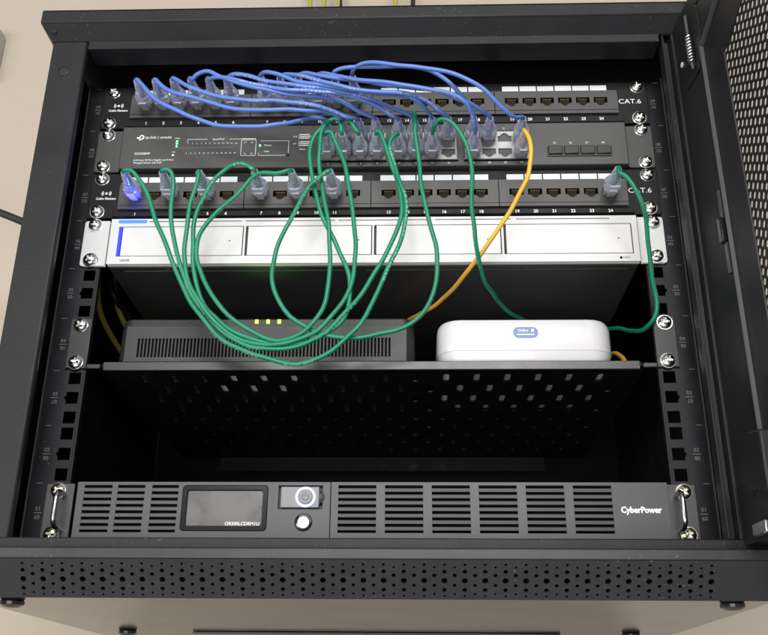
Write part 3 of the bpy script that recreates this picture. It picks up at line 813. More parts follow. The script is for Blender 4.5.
for sx in (-1, 1):
    part('side_flange', MB().box(min(sx * 0.2115, sx * 0.2130), max(sx * 0.2115, sx * 0.2130), 0.002, 0.300, SZ - 0.0002, SZ + 0.0030), M_SHELF, sh)
    br = part('bracket', MB().box(min(sx * 0.2240, sx * 0.2412), max(sx * 0.2240, sx * 0.2412), -0.0024, -0.0004, Z4 + 0.0012, Z4 + 0.0436).box(min(sx * 0.2131, sx * 0.2240), max(sx * 0.2131, sx * 0.2240), -0.0020, -0.0004, Z4 + 0.0012, Z4 + 0.0050), M_COAT_LIT, sh, bevel=0.0006)
    part('bracket_arm', MB().box(min(sx * 0.2135, sx * 0.2148), max(sx * 0.2135, sx * 0.2148), -0.0002, 0.150, Z4 + 0.0012, Z4 + 0.0050), M_SHELF, br)
screws(sh, 4, -0.0024)

# ------------------------------------------------------------------ modem
SURF = SZ + 0.0014
md = thing('modem', 'low black modem with vertical grille and three yellow green lights', 'modem', (-0.085, 0.08, SURF))
X0, X1, MY = -0.2065, 0.0360, 0.0125
def slab(x0, x1, y0, y1, rings):
    out = []
    for z, ins, r in rings:
        out.append([(u, v, z) for u, v in rrect(x0 + ins, x1 - ins, y0 + ins, y1 - ins, r, 5)])
    return MB().loops(out)
gz0, gz1 = 0.1488, 0.1650
part('body', slab(X0, X1, MY + 0.0020, MY + 0.1300, ((SURF + 0.0050, 0.0010, 0.009), (SURF + 0.0066, 0.0, 0.010), (0.1758, 0.0004, 0.010))), M_MODEM, md, smooth=35)
part('top_shell', slab(X0 + 0.0006, X1 - 0.0006, MY + 0.0012, MY + 0.1296, ((0.1763, 0.0003, 0.010), (0.1815, 0.0006, 0.010), (0.1832, 0.0028, 0.008))), M_MODEM, md, smooth=35)
part('seam', slab(X0 + 0.0020, X1 - 0.0020, MY + 0.0030, MY + 0.1280, ((0.1757, 0, 0.009), (0.1764, 0, 0.009))), M_HOLE, md)
part('foot_plinth', slab(X0 + 0.010, X1 - 0.010, MY + 0.008, MY + 0.120, ((SURF + 0.0002, 0, 0.008), (SURF + 0.0049, 0, 0.008))), M_RUBBER, md)
gx0, gx1 = -0.1900, 0.0168
part('front_cover', MB().cell((X0 + 0.0070, X1 - 0.0070, SURF + 0.0068, 0.1756), rect(gx0, gx1, gz0, gz1), XZ(MY), 0.0022), M_MODEM, md)
part('grille_recess', MB().box(gx0, gx1, MY + 0.0018, MY + 0.0021, gz0, gz1), M_BLACKV, md)
mb = MB()
nf = 72
for k in range(nf + 1):
    x = gx0 + (gx1 - gx0) * k / nf
    w = 0.00056
    mb.box(x - w, x + w, MY - 0.0001, MY + 0.0016, gz0 - 0.0002, gz1 + 0.0002)
go = part('grille', mb, M_MODEM, md); go['kind'] = 'stuff'
for k in range(8):
    x = -0.1490 + 0.0 * k + k * 0.0100
    if k < 5: part('unlit_light', MB().box(x - 0.0007, x + 0.0007, MY + 0.0008, MY + 0.0016, 0.1790, 0.1804), M_HOLE, md)
for x in (-0.0935, -0.0842, -0.0750):
    part('status_light', MB().box(x - 0.0012, x + 0.0012, MY + 0.0004, MY + 0.0020, 0.1782, 0.1812), M_LEDG, md)

part('rating_label', MB().box(-0.1320, -0.0560, MY + 0.018, MY + 0.062, SURF + 0.00005, SURF + 0.00018), M_LABEL, md)
for k, x in enumerate((-0.0935, -0.0842, -0.0750)):
    gl = bpy.data.lights.new('status_light_glow', 'AREA'); gl.shape = 'RECTANGLE'; gl.size, gl.size_y = 0.002, 0.002
    gl.energy = 0.0011; gl.color = (0.25, 1.0, 0.03); gl.spread = math.radians(90)
    glo = bpy.data.objects.new('status_light_glow', gl); COL.objects.link(glo)
    glo.parent = md; glo.location = Vector((x, MY + 0.0002, 0.1818)) - WL[md.name]; glo.rotation_euler = Vector((0, -0.42, 1.0)).to_track_quat('-Z', 'Y').to_euler()

# ------------------------------------------------------------------ white router
rt = thing('router', 'glossy white rounded router with small blue oval screen', 'router', (0.1237, 0.07, SURF))
def sup(x0, x1, y0, y1, rings): return slab(x0, x1, y0, y1, rings)
bm_ = sup(0.0538, 0.1940, 0.0045, 0.1300, ((SURF + 0.0006, 0.0062, 0.014), (SURF + 0.0014, 0.0046, 0.015), (SURF + 0.0050, 0.0026, 0.016), (SURF + 0.0100, 0.0008, 0.0175), (SURF + 0.0122, 0.0001, 0.018), (SURF + 0.0125, 0.0, 0.018),
        (0.1700, 0.0, 0.018), (0.1745, 0.0007, 0.0175), (0.1775, 0.0026, 0.016), (0.1790, 0.0055, 0.014), (0.1795, 0.0100, 0.012)))
body = part('body', bm_, M_WHITE, rt, smooth=28)
part('seam', sup(0.0538, 0.1940, 0.0045, 0.1300, ((SURF + 0.0124, -0.00008, 0.018), (SURF + 0.0128, -0.00008, 0.018))), M_CREAM, rt)
part('base_pad', sup(0.0538, 0.1940, 0.0045, 0.1300, ((SURF + 0.0001, 0.0130, 0.010), (SURF + 0.0013, 0.0130, 0.010))), M_CREAM, rt)
sc = part('screen', MB().prism(rrect(0.1142, 0.1342, 0.1612, 0.1705, 0.0044, 6), XZ(0.0042), 0.0, 0.002), M_SCREEN, rt)
text('lettering', 'Online', 0.0030, (0.1222, 0.0041, 0.1676), sc, M_SCRTXT)
part('screen_icon', MB().add([(0.1288, 0.0041, 0.1664), (0.1295, 0.0041, 0.1664), (0.1295, 0.0041, 0.1688), (0.1288, 0.0041, 0.1688)], [(0, 1, 2, 3)]).add([(0.1299, 0.0041, 0.1664), (0.1306, 0.0041, 0.1664), (0.1306, 0.0041, 0.1690), (0.1299, 0.0041, 0.1690)], [(0, 1, 2, 3)]), M_SCRTXT, sc)
part('screen_line', MB().add([(0.1172, 0.0041, 0.1638), (0.1310, 0.0041, 0.1638), (0.1310, 0.0041, 0.1645), (0.1172, 0.0041, 0.1645)], [(0, 1, 2, 3)]), M_SCRTXT, sc)

# ------------------------------------------------------------------ power supply
up = thing('power_supply', 'grey rack battery power supply with slatted vents and small display at the bottom', 'power supply', (0, 0, 0))
UY = -0.0080
fnp = XZ(UY)
vents = [(-0.2105, -0.1895), (-0.1855, -0.1650), (-0.1597, -0.1398)] + [(-0.0212 + k * 0.0344, 0.0068 + k * 0.0344) for k in range(6)]
vz0, vz1 = 0.0068, 0.0414
mb = MB()
cuts = [-0.2152] + [(vents[i][1] + vents[i + 1][0]) / 2 for i in (0, 1)] + [-0.1382]
for i in range(3):
    mb.cell((cuts[i], cuts[i + 1], 0.0012, 0.0436), rect(*vents[i], vz0, vz1), fnp, 0.004)
mb.cell((-0.1382, -0.0700, 0.0012, 0.0436), rrect(-0.1368, -0.0730, 0.0078, 0.0414, 0.003), fnp, 0.004)
mb.cell((-0.0700, -0.0272, 0.0226, 0.0436), rect(-0.0655, -0.0325, 0.0236, 0.0412), fnp, 0.004)
mb.cell((-0.0700, -0.0272, 0.0012, 0.0226), circle(-0.0462, 0.0143, 0.0066, 20), fnp, 0.004)
ub = part('left_bezel', mb, M_UPS, up)
mb = MB()
cuts = [-0.0264] + [(vents[i][1] + vents[i + 1][0]) / 2 for i in range(3, 8)] + [0.1812]
for i in range(6):
    mb.cell((cuts[i], cuts[i + 1], 0.0012, 0.0436), rect(*vents[i + 3], vz0, vz1), fnp, 0.004)
mb.box(0.1812, 0.2188, UY, UY + 0.004, 0.0012, 0.0436)
uc = part('right_bezel', mb, M_UPS, up)
for i, (a, b) in enumerate(vents):
    host = ub if i < 3 else uc
    n = 8
    gap = 0.00205
    pitch = (vz1 - vz0 + (vz1 - vz0 - n * gap) / (n - 1)) / n
    sl = pitch - gap
    for k in range(n - 1):
        z0 = vz0 + gap + k * pitch
        m_ = MB().loops([[(x, y, z) for y, z in ((UY + 0.0004, z0), (UY + 0.0002, z0 + sl * 0.8), (UY + 0.0006, z0 + sl), (UY + 0.0036, z0 + sl), (UY + 0.0036, z0 + 0.0003))] for x in (a - 0.0002, b + 0.0002)])
        part('slat', m_, M_UPSSLAT, host)
part('chassis', MB().box(-0.2150, 0.2185, -0.0030, 0.3200, 0.0010, 0.0438), M_BLACKV, up)
part('bezel_end', MB().box(-0.2160, -0.2153, UY + 0.0008, -0.0005, 0.0012, 0.0436), M_UPS, up)
part('bezel_end', MB().box(0.2189, 0.2196, UY + 0.0008, -0.0005, 0.0012, 0.0436), M_UPS, up)
# display
mb = MB()
mb.loops([[fnp(u, v, d) for u, v in rrect(-0.1366 + i, -0.0732 - i, 0.0080 + i, 0.0412 - i, max(0.0030 - i * 0.4, 0.0012))] for i, d in ((0, 0.0), (0.0004, -0.0008), (0.0034, -0.0008), (0.0040, 0.0010))], cap=False)
part('display_frame', mb, M_GLOSS, ub)
dsp = part('display', MB().box(-0.1330, -0.0768, UY + 0.0010, UY + 0.0020, 0.0114, 0.0378), M_LCD, up)
text('lettering', 'OR500LCDRM1U', 0.0034, (-0.0785, UY + 0.0008, 0.0132), dsp, M_PRINT, 'RIGHT', fat=0.00006)
# power switch in its window, round button under it
part('switch_well', MB().box(-0.0655, -0.0325, UY + 0.0038, UY + 0.0042, 0.0236, 0.0412), M_HOLE, ub)
sp = part('switch_plate', MB().box(-0.0636, -0.0352, UY - 0.0005, UY + 0.0030, 0.0248, 0.0402), M_SLIDE, up, bevel=0.0006)
pw = part('power_button', MB().lathe([(0.0001, -0.0022), (0.0050, -0.0022), (0.0056, -0.0016), (0.0056, 0.0)], (-0.0452, UY - 0.0006, 0.0324), 'y', 30), M_SLIDE, up, smooth=40)
part('power_ring', MB().lathe([(0.0056, -0.0010), (0.0074, -0.0010), (0.0074, 0.0001), (0.0056, 0.0001)], (-0.0452, UY - 0.0006, 0.0324), 'y', 30), M_PWR, pw, smooth=40)
mb = MB()
oo = [(-0.0452 + 0.0026 * math.cos(math.radians(a)), 0.0322 + 0.0026 * math.sin(math.radians(a))) for a in range(125, 416, 15)]
ii = [(-0.0452 + 0.0021 * math.cos(math.radians(a)), 0.0322 + 0.0021 * math.sin(math.radians(a))) for a in range(125, 416, 15)]
fy = XZ(UY - 0.0029)
mb.loops([[fy(u, v, 0) for u, v in oo], [fy(u, v, 0) for u, v in ii]], closed=False)
mb.add([fy(*p, 0) for p in ((-0.04545, 0.0325), (-0.04495, 0.0325), (-0.04495, 0.0354), (-0.04545, 0.0354))], [(0, 1, 2, 3)])
part('power_symbol', mb, M_PRINTD, pw)
part('thumb_grip', MB().lathe([(0.0001, -0.0006), (0.0040, -0.0005), (0.0046, 0.0), (0.0046, 0.0025)], (-0.0352, UY + 0.0004, 0.0324), 'y', 24), M_HOLE, up, smooth=40)
rb = part('round_button', MB().lathe([(0.0001, -0.0016), (0.0036, -0.0015), (0.0042, -0.0006), (0.0042, 0.002)], (-0.0462, UY + 0.0002, 0.0143), 'y', 26), M_BTN, up, smooth=40)
part('button_ring', MB().lathe([(0.0043, -0.0004), (0.0060, -0.0010), (0.0066, -0.0002), (0.0066, 0.003), (0.0043, 0.003)], (-0.0462, UY + 0.0002, 0.0143), 'y', 28), M_GLOSS, rb, smooth=40)
text('lettering', 'CyberPower', 0.0060, (0.1990, UY - 0.0002, 0.0235), up, M_PRINT, fat=0.00026, sx=0.94)
for sx in (-1, 1):
    ear = part('ear', MB().box(min(sx * 0.2200, sx * 0.2412), max(sx * 0.2200, sx * 0.2412), -0.0024, -0.0004, 0.0012, 0.0436), M_UPS, up, bevel=0.0006)
    pts = []
    x = sx * 0.2262
    for a in range(0, 91, 15):
        r = math.radians(a); pts.append((x, -0.0170 - 0.006 * math.sin(r), 0.0350 - 0.006 * (math.cos(r)) + 0.000))
    hz = [(x, -0.0024, 0.0350), (x, -0.0170, 0.0350)]
    path = [(x, -0.0024, 0.0352), (x, -0.0140, 0.0352)] + [(x, -0.0140 - 0.007 * math.sin(math.radians(a)), 0.0352 - 0.007 * (1 - math.cos(math.radians(a)))) for a in range(15, 91, 15)]
    path += [(x, -0.0140 - 0.007 * math.cos(math.radians(a)), 0.0162 - 0.007 * math.sin(math.radians(a))) for a in range(0, 91, 15)] + [(x, -0.0024, 0.0092)]
    part('handle', MB().tube(path, 0.0019, 12), M_STEEL, up, smooth=60)
screws(up, 1, -0.0024, SCREWB)

# ------------------------------------------------------------------ patch cables
PATCH_CABLES = [
 ('blue',('U', 1),('SU', 1),[(-189.1,-56.1,363.4),(-179.7,-58.0,351.8),(-167.7,-59.8,341.3),(-154.0,-60.9,333.6),(-137.7,-61.6,326.6),(-124.5,-62.0,322.0),(-111.8,-62.0,319.6),(-96.3,-61.6,319.0),(-82.7,-60.9,319.9),(-69.0,-59.1,323.8),(-57.0,-54.6,329.8),(-47.8,-49.8,334.7)]),
 ('blue',('U', 2),('SU', 2),[(-173.1,-56.8,362.6),(-162.6,-59.6,354.8),(-149.8,-62.1,348.8),(-133.7,-63.6,343.0),(-120.0,-64.5,338.1),(-108.3,-64.9,335.0),(-96.7,-64.9,333.4),(-80.5,-64.5,332.9),(-61.2,-63.6,333.5),(-43.7,-61.4,334.8),(-31.6,-56.1,335.7),(-23.8,-50.6,333.9)]),
 ('blue',('U', 3),('SU', 3),[(-160.4,-57.9,367.9),(-149.5,-61.7,358.5),(-136.6,-65.1,351.0),(-125.5,-66.7,346.3),(-112.4,-67.7,342.8),(-96.7,-68.0,340.9),(-80.4,-67.7,340.1),(-61.1,-66.7,338.7),(-43.5,-65.1,336.6),(-29.8,-58.7,335.6),(-18.7,-51.9,333.4)]),
 ('blue',('U', 4),('SU', 4),[(-148.5,-57.0,369.2),(-145.3,-59.9,371.1),(-139.6,-62.7,372.3),(-133.0,-64.9,371.7),(-124.5,-66.4,366.9),(-113.8,-67.4,360.6),(-100.1,-67.9,354.6),(-87.1,-67.9,350.6),(-74.4,-67.4,348.1),(-55.1,-66.4,346.1),(-43.8,-64.9,345.9),(-31.6,-60.9,346.0),(-18.7,-55.7,343.5),(-7.4,-50.4,339.1)]),
 ('blue',('U', 5),('SU', 5),[(-133.9,-58.3,368.1),(-130.1,-62.4,366.9),(-121.7,-66.1,364.6),(-106.9,-68.5,359.7),(-86.9,-70.1,352.9),(-71.5,-70.9,348.8),(-54.7,-70.9,347.5),(-43.4,-70.1,347.0),(-24.4,-68.5,345.5),(-5.5,-65.4,341.4),(9.4,-58.9,337.3),(18.2,-52.0,334.3)]),
 ('blue',('U', 6),('SU', 6),[(-119.2,-58.4,368.8),(-115.6,-62.7,368.8),(-110.3,-66.5,367.6),(-100.5,-69.2,363.8),(-87.1,-71.0,357.7),(-67.6,-71.9,353.7),(-52.8,-71.9,351.4),(-37.0,-71.0,349.1),(-17.9,-69.2,345.0),(-3.0,-65.8,343.4),(10.8,-59.2,342.3),(23.1,-52.2,340.0)]),
 ('blue',('U', 7),('SU', 7),[(-91.7,-58.6,370.8),(-89.0,-63.0,370.2),(-84.6,-66.9,368.5),(-74.9,-70.1,364.3),(-58.8,-72.2,356.4),(-47.8,-73.5,352.7),(-36.8,-74.0,350.1),(-17.6,-73.5,345.8),(0.9,-72.2,344.2),(20.0,-70.1,343.3),(31.5,-65.7,343.7),(40.4,-59.1,342.0),(46.9,-52.1,338.7)]),
 ('blue',('U', 8),('SU', 8),[(-73.6,-59.7,369.7),(-69.9,-65.1,367.8),(-59.3,-70.0,363.5),(-48.5,-73.5,358.0),(-37.8,-75.7,352.0),(-23.9,-76.9,347.1),(-4.9,-76.9,343.3),(10.7,-75.7,342.1),(25.1,-73.5,341.6),(37.9,-69.3,341.3),(48.5,-61.7,340.6),(56.7,-53.5,337.3)]),
 ('blue',('U', 9),('SU', 10),[(-58.3,-58.7,371.7),(-52.8,-63.2,370.2),(-43.2,-67.0,365.1),(-31.3,-69.7,360.4),(-5.4,-71.4,355.5),(20.0,-72.0,350.4),(39.6,-71.4,347.5),(58.9,-69.7,344.8),(71.8,-67.0,340.7),(83.4,-60.2,340.1),(91.9,-52.7,337.8)]),
 ('blue',('U', 10),('SL', 9),[(-40.6,-61.2,370.7),(-34.0,-68.0,365.4),(-17.9,-74.0,357.3),(1.0,-77.8,350.9),(25.2,-80.2,345.2),(42.7,-81.0,342.0),(57.0,-80.2,339.8),(68.6,-77.8,336.1),(77.3,-74.0,330.8),(83.1,-65.0,326.0),(85.1,-55.2,320.9)]),
 ('blue',('U', 11),('SU', 9),[(-30.2,-57.2,374.9),(-26.2,-60.2,375.3),(-19.0,-62.9,375.3),(-6.0,-64.9,374.2),(9.3,-66.2,373.5),(25.0,-66.9,372.7),(36.5,-66.9,371.7),(47.1,-66.2,369.9),(59.3,-64.9,364.1),(68.3,-62.2,356.2),(75.7,-56.7,349.4),(81.1,-50.9,344.0)]),
 ('blue',('U', 12),('SU', 12),[(-14.6,-59.4,374.1),(-11.0,-64.5,375.0),(-3.3,-69.1,374.9),(9.5,-72.5,372.4),(25.1,-74.7,368.8),(41.3,-75.9,365.0),(61.9,-75.9,360.3),(77.9,-74.7,354.7),(89.4,-72.5,348.2),(101.2,-68.4,338.7),(111.6,-61.1,330.6),(118.4,-53.2,330.9)]),
 ('green',('L', 1),('SL', 5),[(-192.6,-53.0,285.2),(-186.6,-52.0,279.5),(-178.1,-51.0,266.7),(-169.9,-50.1,247.3),(-163.5,-49.2,231.8),(-157.1,-48.4,217.3),(-150.8,-47.6,203.4),(-141.4,-47.0,184.7),(-131.0,-46.4,166.7),(-120.4,-45.9,153.5),(-107.1,-45.5,141.1),(-94.6,-45.2,134.8),(-78.9,-45.1,128.9),(-65.7,-45.0,124.9),(-51.3,-45.1,123.2),(-36.2,-45.2,126.9),(-21.2,-45.5,136.4),(-9.2,-45.9,149.4),(2.8,-46.4,169.0),(13.3,-47.0,193.0),(23.2,-47.6,218.1),(29.8,-47.1,245.4),(28.7,-46.6,262.7),(23.9,-46.2,279.3),(18.6,-45.9,296.3),(16.1,-45.6,308.7),(17.3,-45.3,316.5)]),
 ('green',('L', 3),('SL', 4),[(-160.6,-52.6,285.0),(-157.0,-51.2,276.5),(-156.3,-49.8,261.3),(-156.4,-48.5,242.7),(-153.8,-47.4,228.3),(-147.3,-46.3,207.1),(-136.9,-45.2,183.8),(-126.9,-44.2,167.6),(-116.1,-43.3,154.8),(-103.3,-42.7,144.6),(-87.8,-42.2,138.3),(-72.6,-42.0,135.5),(-56.9,-42.0,136.7),(-41.3,-42.2,142.5),(-26.6,-42.7,153.1),(-13.3,-43.3,168.2),(-3.7,-44.2,181.0),(7.8,-45.2,201.8),(19.1,-46.0,222.4),(25.9,-45.6,248.9),(24.3,-45.3,272.5),(16.6,-45.1,296.8),(10.8,-45.0,315.8),(7.4,-45.0,325.0)]),
 ('green',('L', 5),('SL', 1),[(-136.6,-52.7,279.1),(-138.4,-51.4,268.9),(-141.6,-50.1,252.4),(-143.3,-48.9,232.7),(-143.6,-47.8,215.8),(-141.8,-46.7,202.6),(-136.8,-45.7,187.8),(-128.7,-45.0,173.1),(-118.6,-44.3,159.7),(-107.3,-43.8,149.8),(-93.2,-43.4,142.6),(-77.9,-43.2,139.0),(-61.4,-43.0,139.5),(-47.3,-43.0,144.2),(-37.0,-43.2,150.5),(-26.0,-43.4,163.4),(-18.3,-43.8,173.8),(-12.8,-44.3,187.7),(-10.2,-45.0,205.9),(-9.5,-45.7,220.2),(-11.0,-45.7,237.6),(-15.1,-45.4,261.0),(-18.5,-45.3,288.7),(-23.4,-45.1,303.3),(-29.1,-45.1,316.2),(-32.6,-45.0,324.5)]),
 ('green',('L', 7),('SL', 3),[(-93.5,-52.8,285.5),(-101.2,-51.7,291.3),(-110.2,-50.6,290.4),(-121.6,-49.5,280.6),(-130.4,-48.5,266.8),(-135.6,-47.5,254.7),(-137.8,-46.7,239.1),(-137.3,-45.9,221.9),(-136.2,-44.9,204.6),(-132.5,-44.0,187.7),(-126.1,-43.1,173.8),(-117.6,-42.4,162.5),(-105.5,-41.9,152.5),(-89.9,-41.5,145.0),(-73.0,-41.2,140.6),(-57.9,-41.0,139.4),(-42.2,-41.0,143.0),(-28.9,-41.2,150.5),(-17.6,-41.5,161.0),(-13.3,-41.9,174.6),(-13.7,-42.4,191.9),(-18.6,-43.1,206.8),(-27.0,-44.0,224.6),(-33.8,-44.9,239.3),(-41.7,-45.6,262.1),(-47.1,-45.3,286.1),(-49.3,-45.1,305.0),(-44.8,-44.9,320.3),(-35.8,-44.9,333.4),(-24.3,-44.9,338.6),(-16.7,-44.9,334.6),(-12.4,-44.9,326.7)]),
 ('green',('L', 9),('SL', 2),[(-72.4,-52.9,280.7),(-85.8,-51.8,282.4),(-93.1,-50.7,278.9),(-105.4,-49.7,263.5),(-119.2,-48.7,249.4),(-128.1,-47.7,237.6),(-133.7,-46.8,224.0),(-134.8,-46.1,212.3),(-130.7,-45.5,200.5),(-122.8,-45.1,184.6),(-112.1,-44.7,169.0),(-100.4,-44.4,157.8),(-87.5,-44.2,149.6),(-75.4,-44.0,143.9),(-64.4,-44.0,141.9),(-53.8,-44.0,144.3),(-44.8,-44.2,150.6),(-35.5,-44.4,164.6),(-30.4,-44.7,183.4),(-29.2,-45.1,205.6),(-29.7,-45.5,220.4),(-32.4,-46.1,242.1),(-36.2,-46.2,264.4),(-40.1,-45.9,289.4),(-41.5,-45.7,309.3),(-40.0,-45.5,324.8),(-34.5,-45.3,334.5),(-28.4,-45.2,337.0),(-24.5,-45.1,331.6)]),
 ('green',('L', 11),('SL', 6),[(-40.6,-52.3,276.0),(-48.8,-50.7,268.0),(-57.0,-49.1,252.2),(-64.9,-47.5,234.1),(-70.7,-46.1,217.8),(-73.8,-44.8,206.0),(-74.3,-43.6,192.6),(-68.8,-42.3,176.0),(-58.2,-41.1,161.8),(-45.4,-40.1,153.4),(-34.3,-39.3,148.8),(-22.1,-38.7,146.4),(-9.6,-38.2,145.9),(2.7,-38.0,147.5),(15.6,-38.0,150.7),(30.2,-38.2,156.2),(42.8,-38.7,166.6),(50.2,-39.3,180.6),(53.9,-40.1,200.1),(53.3,-41.1,215.9),(49.0,-42.3,235.9),(44.5,-43.2,258.0),(41.2,-43.2,280.9),(38.9,-43.3,305.1),(37.0,-43.5,328.0),(35.8,-43.8,342.4),(36.4,-44.2,343.7),(37.2,-44.6,335.1)]),
]
LOOSE_CABLES = [
 ('green_router','green',('SL', 7),[(52.6,-55.0,321.4),(55.6,-60.0,324.4),(60.3,-62.0,324.6),(66.7,-62.0,321.0),(74.5,-60.0,309.0),(79.8,-58.0,294.9),(82.4,-54.0,279.8),(81.7,-46.0,258.9),(82.0,-40.0,245.1),(84.5,-32.0,228.2),(89.7,-14.0,211.6),(97.9,12.0,205.3),(109.7,40.0,203.8),(123.6,62.0,203.1),(135.3,82.0,205.1),(142.8,104.0,204.0),(131.0,140.0,201.0),(130.0,158.0,180.0),(129.0,150.0,163.0),(129.0,131.0,160.0)]),
 ('green_loop','green',('L', 24),[(197.0,-56.0,276.7),(200.9,-57.0,274.3),(207.6,-57.0,262.9),(213.2,-52.0,249.2),(217.6,-42.0,235.4),(220.2,-32.0,217.3),(222.9,-20.0,199.8),(225.9,-12.0,184.4),(224.3,-9.0,172.6),(220.3,0.0,167.7),(215.7,28.0,176.2),(209.4,62.0,190.6),(202.0,80.0,197.5),(192.6,96.0,201.7),(172.0,140.0,170.0),(166.0,152.0,164.0),(160.0,146.0,161.0),(158.0,131.0,160.0)]),
 ('yellow','yellow',('SL', 12),[(125.0,-54.0,318.3),(128.1,-58.0,309.7),(129.6,-58.0,297.1),(127.2,-56.0,282.3),(124.0,-54.0,272.1),(116.9,-48.0,257.5),(104.9,-40.0,240.8),(92.0,-30.0,225.0),(77.9,-6.0,213.3),(61.4,28.0,206.8),(45.7,58.0,206.4),(35.3,76.0,208.0),(27.2,92.0,207.6),(20.6,110.0,205.8),(20.0,150.0,176.0),(14.0,162.0,168.0),(8.0,155.0,163.0),(6.0,143.0,162.0)]),
]
def sect(w, h, zc, y, n=20, e=3.2):
    out = []
    for k in range(n):
        a = 2 * math.pi * k / n
        c, s_ = math.cos(a), math.sin(a)
        out.append((w * math.copysign(abs(c) ** (2 / e), c), y, zc + h * math.copysign(abs(s_) ** (2 / e), s_)))
    return out
def boot_mesh():
    st = [(6.8, 5.2, 4.2), (7.4, 6.4, 5.5), (10.6, 6.7, 5.9), (11.0, 6.2, 5.4), (12.0, 6.2, 5.4), (12.4, 6.7, 5.9), (17.0, 6.6, 5.9), (20.5, 5.9, 5.3), (21.0, 5.3, 4.8), (22.0, 5.1, 4.7), (22.4, 5.3, 4.9), (24.0, 4.4, 4.4)]
    d = 25.0
    for k in range(6):
        r = 4.1 - k * 0.26
        st += [(d, r - 1.0, r - 1.0), (d + 0.5, r, r), (d + 1.5, r, r), (d + 2.0, r - 1.0, r - 1.0)]
        d += 2.5
    st += [(40.0, 2.05, 2.05)]
    mb = MB().loops([sect(w / 1000, h / 1000, 0, -y / 1000, e=(3.4 if y < 20 else 2.4)) for y, w, h in st])
    return mb.mesh('boot', M_BOOT, smooth=50)
def plug_mesh():
    return MB().loops([sect(0.0057, 0.0033, 0.0003, y / 1000, 16, 9) for y in (9.5, -8.5)]).mesh('plug', M_PLUG, smooth=40)
def latch_mesh():
    mb = MB()
    mb.loops([[(x, y, z) for y, z in ((0.006, -0.0036), (-0.004, -0.0052), (-0.0155, -0.0078), (-0.0155, -0.0064), (-0.004, -0.0040), (0.006, -0.0028))] for x in (-0.0030, 0.0030)])
    return mb.mesh('latch', M_TAB)
BOOT, PLUG, LATCH = boot_mesh(), plug_mesh(), latch_mesh()
JMAT = {'blue': M_BLUE, 'green': M_GREEN, 'yellow': M_YELLOW, 'black': M_BLACKC, 'dull': M_DULL}

def socket(c):
    k, n = c
    if k in 'UL':
        return Vector((port_x(n), -0.0100, 0.3753 if k == 'U' else 0.2850)), 0.040, 1
    return Vector((SCX[n - 1], -0.0107, 0.3382 if k == 'SU' else 0.3240)), 0.031, (-1 if k == 'SU' else 1)
def spline(pts, n=9):
    P = [Vector(p) for p in pts]
    P = [P[0] * 2 - P[1]] + P + [P[-1] * 2 - P[-2]]
    out = []
    for i in range(1, len(P) - 2):
        p0, p1, p2, p3 = P[i - 1:i + 3]
        t0 = 0.0; t1 = t0 + max((p1 - p0).length, 1e-5) ** 0.5; t2 = t1 + max((p2 - p1).length, 1e-5) ** 0.5; t3 = t2 + max((p3 - p2).length, 1e-5) ** 0.5
        for k in range(n):
            t = t1 + (t2 - t1) * k / n
            a1 = p0 * ((t1 - t) / (t1 - t0)) + p1 * ((t - t0) / (t1 - t0))
            a2 = p1 * ((t2 - t) / (t2 - t1)) + p2 * ((t - t1) / (t2 - t1))
            a3 = p2 * ((t3 - t) / (t3 - t2)) + p3 * ((t - t2) / (t3 - t2))
            b1 = a1 * ((t2 - t) / (t2 - t0)) + a2 * ((t - t0) / (t2 - t0))
            b2 = a2 * ((t3 - t) / (t3 - t1)) + a3 * ((t - t1) / (t3 - t1))
            out.append(b1 * ((t2 - t) / (t2 - t1)) + b2 * ((t - t1) / (t2 - t1)))
    out.append(P[-2])
    return out
def smooth_path(p, it=6):
    for _ in range(it):
        p = [p[0], p[1]] + [(p[i - 1] + p[i] * 2 + p[i + 1]) / 4 for i in range(2, len(p) - 2)] + [p[-2], p[-1]]
    return p
def connector(t, c, towards):
    s_, ln, side = socket(c)
    d = (towards - (s_ + Vector((0, -ln, 0))))
    # the boot leans a little towards its cable
    yaw = max(-0.10, min(0.10, d.x * 3.0)); pitch = max(-0.06, min(0.06, d.z * 2.0))
    sc = (1, ln / 0.040, 1)
    rot = (pitch * -1, (math.pi if side < 0 else 0.0), yaw)
    R = Matrix.Rotation(yaw, 4, 'Z') @ Matrix.Rotation(-pitch, 4, 'X')
    tip = s_ + (R @ Vector((0, -ln, 0)))
    rt_ = (R @ Matrix.Rotation(math.pi if side < 0 else 0.0, 4, 'Y')).to_euler()
    pl = inst('plug', PLUG, t, s_, rot=rt_)
    for nm, me in (('boot', BOOT), ('latch', LATCH)):
        o = bpy.data.objects.new(nm, me); COL.objects.link(o)
        o.parent = pl; o.scale = sc if nm == 'boot' else (1, 1, 1)
    return tip, (R @ Vector((0, -1, 0)))
RAD = 0.00180
def wobble(pp):
    # jackets keep a little of the curl they were packed with
    ph = [random.uniform(0, 6.28) for _ in range(6)]
    d = 0.0; n = len(pp)
    tot = sum((pp[i] - pp[i - 1]).length for i in range(1, n))
    for i in range(1, n):
        d += (pp[i] - pp[i - 1]).length
        e = max(0.0, min(1.0, (d - 0.03) / 0.03, (tot - d - 0.03) / 0.03))
        pp[i] = pp[i] + Vector((math.sin(d * 88 + ph[0]) + 0.6 * math.sin(d * 171 + ph[1]), 1.4 * math.sin(d * 75 + ph[2]), math.sin(d * 97 + ph[3]) + 0.5 * math.sin(d * 203 + ph[4]))) * (0.00042 * e)
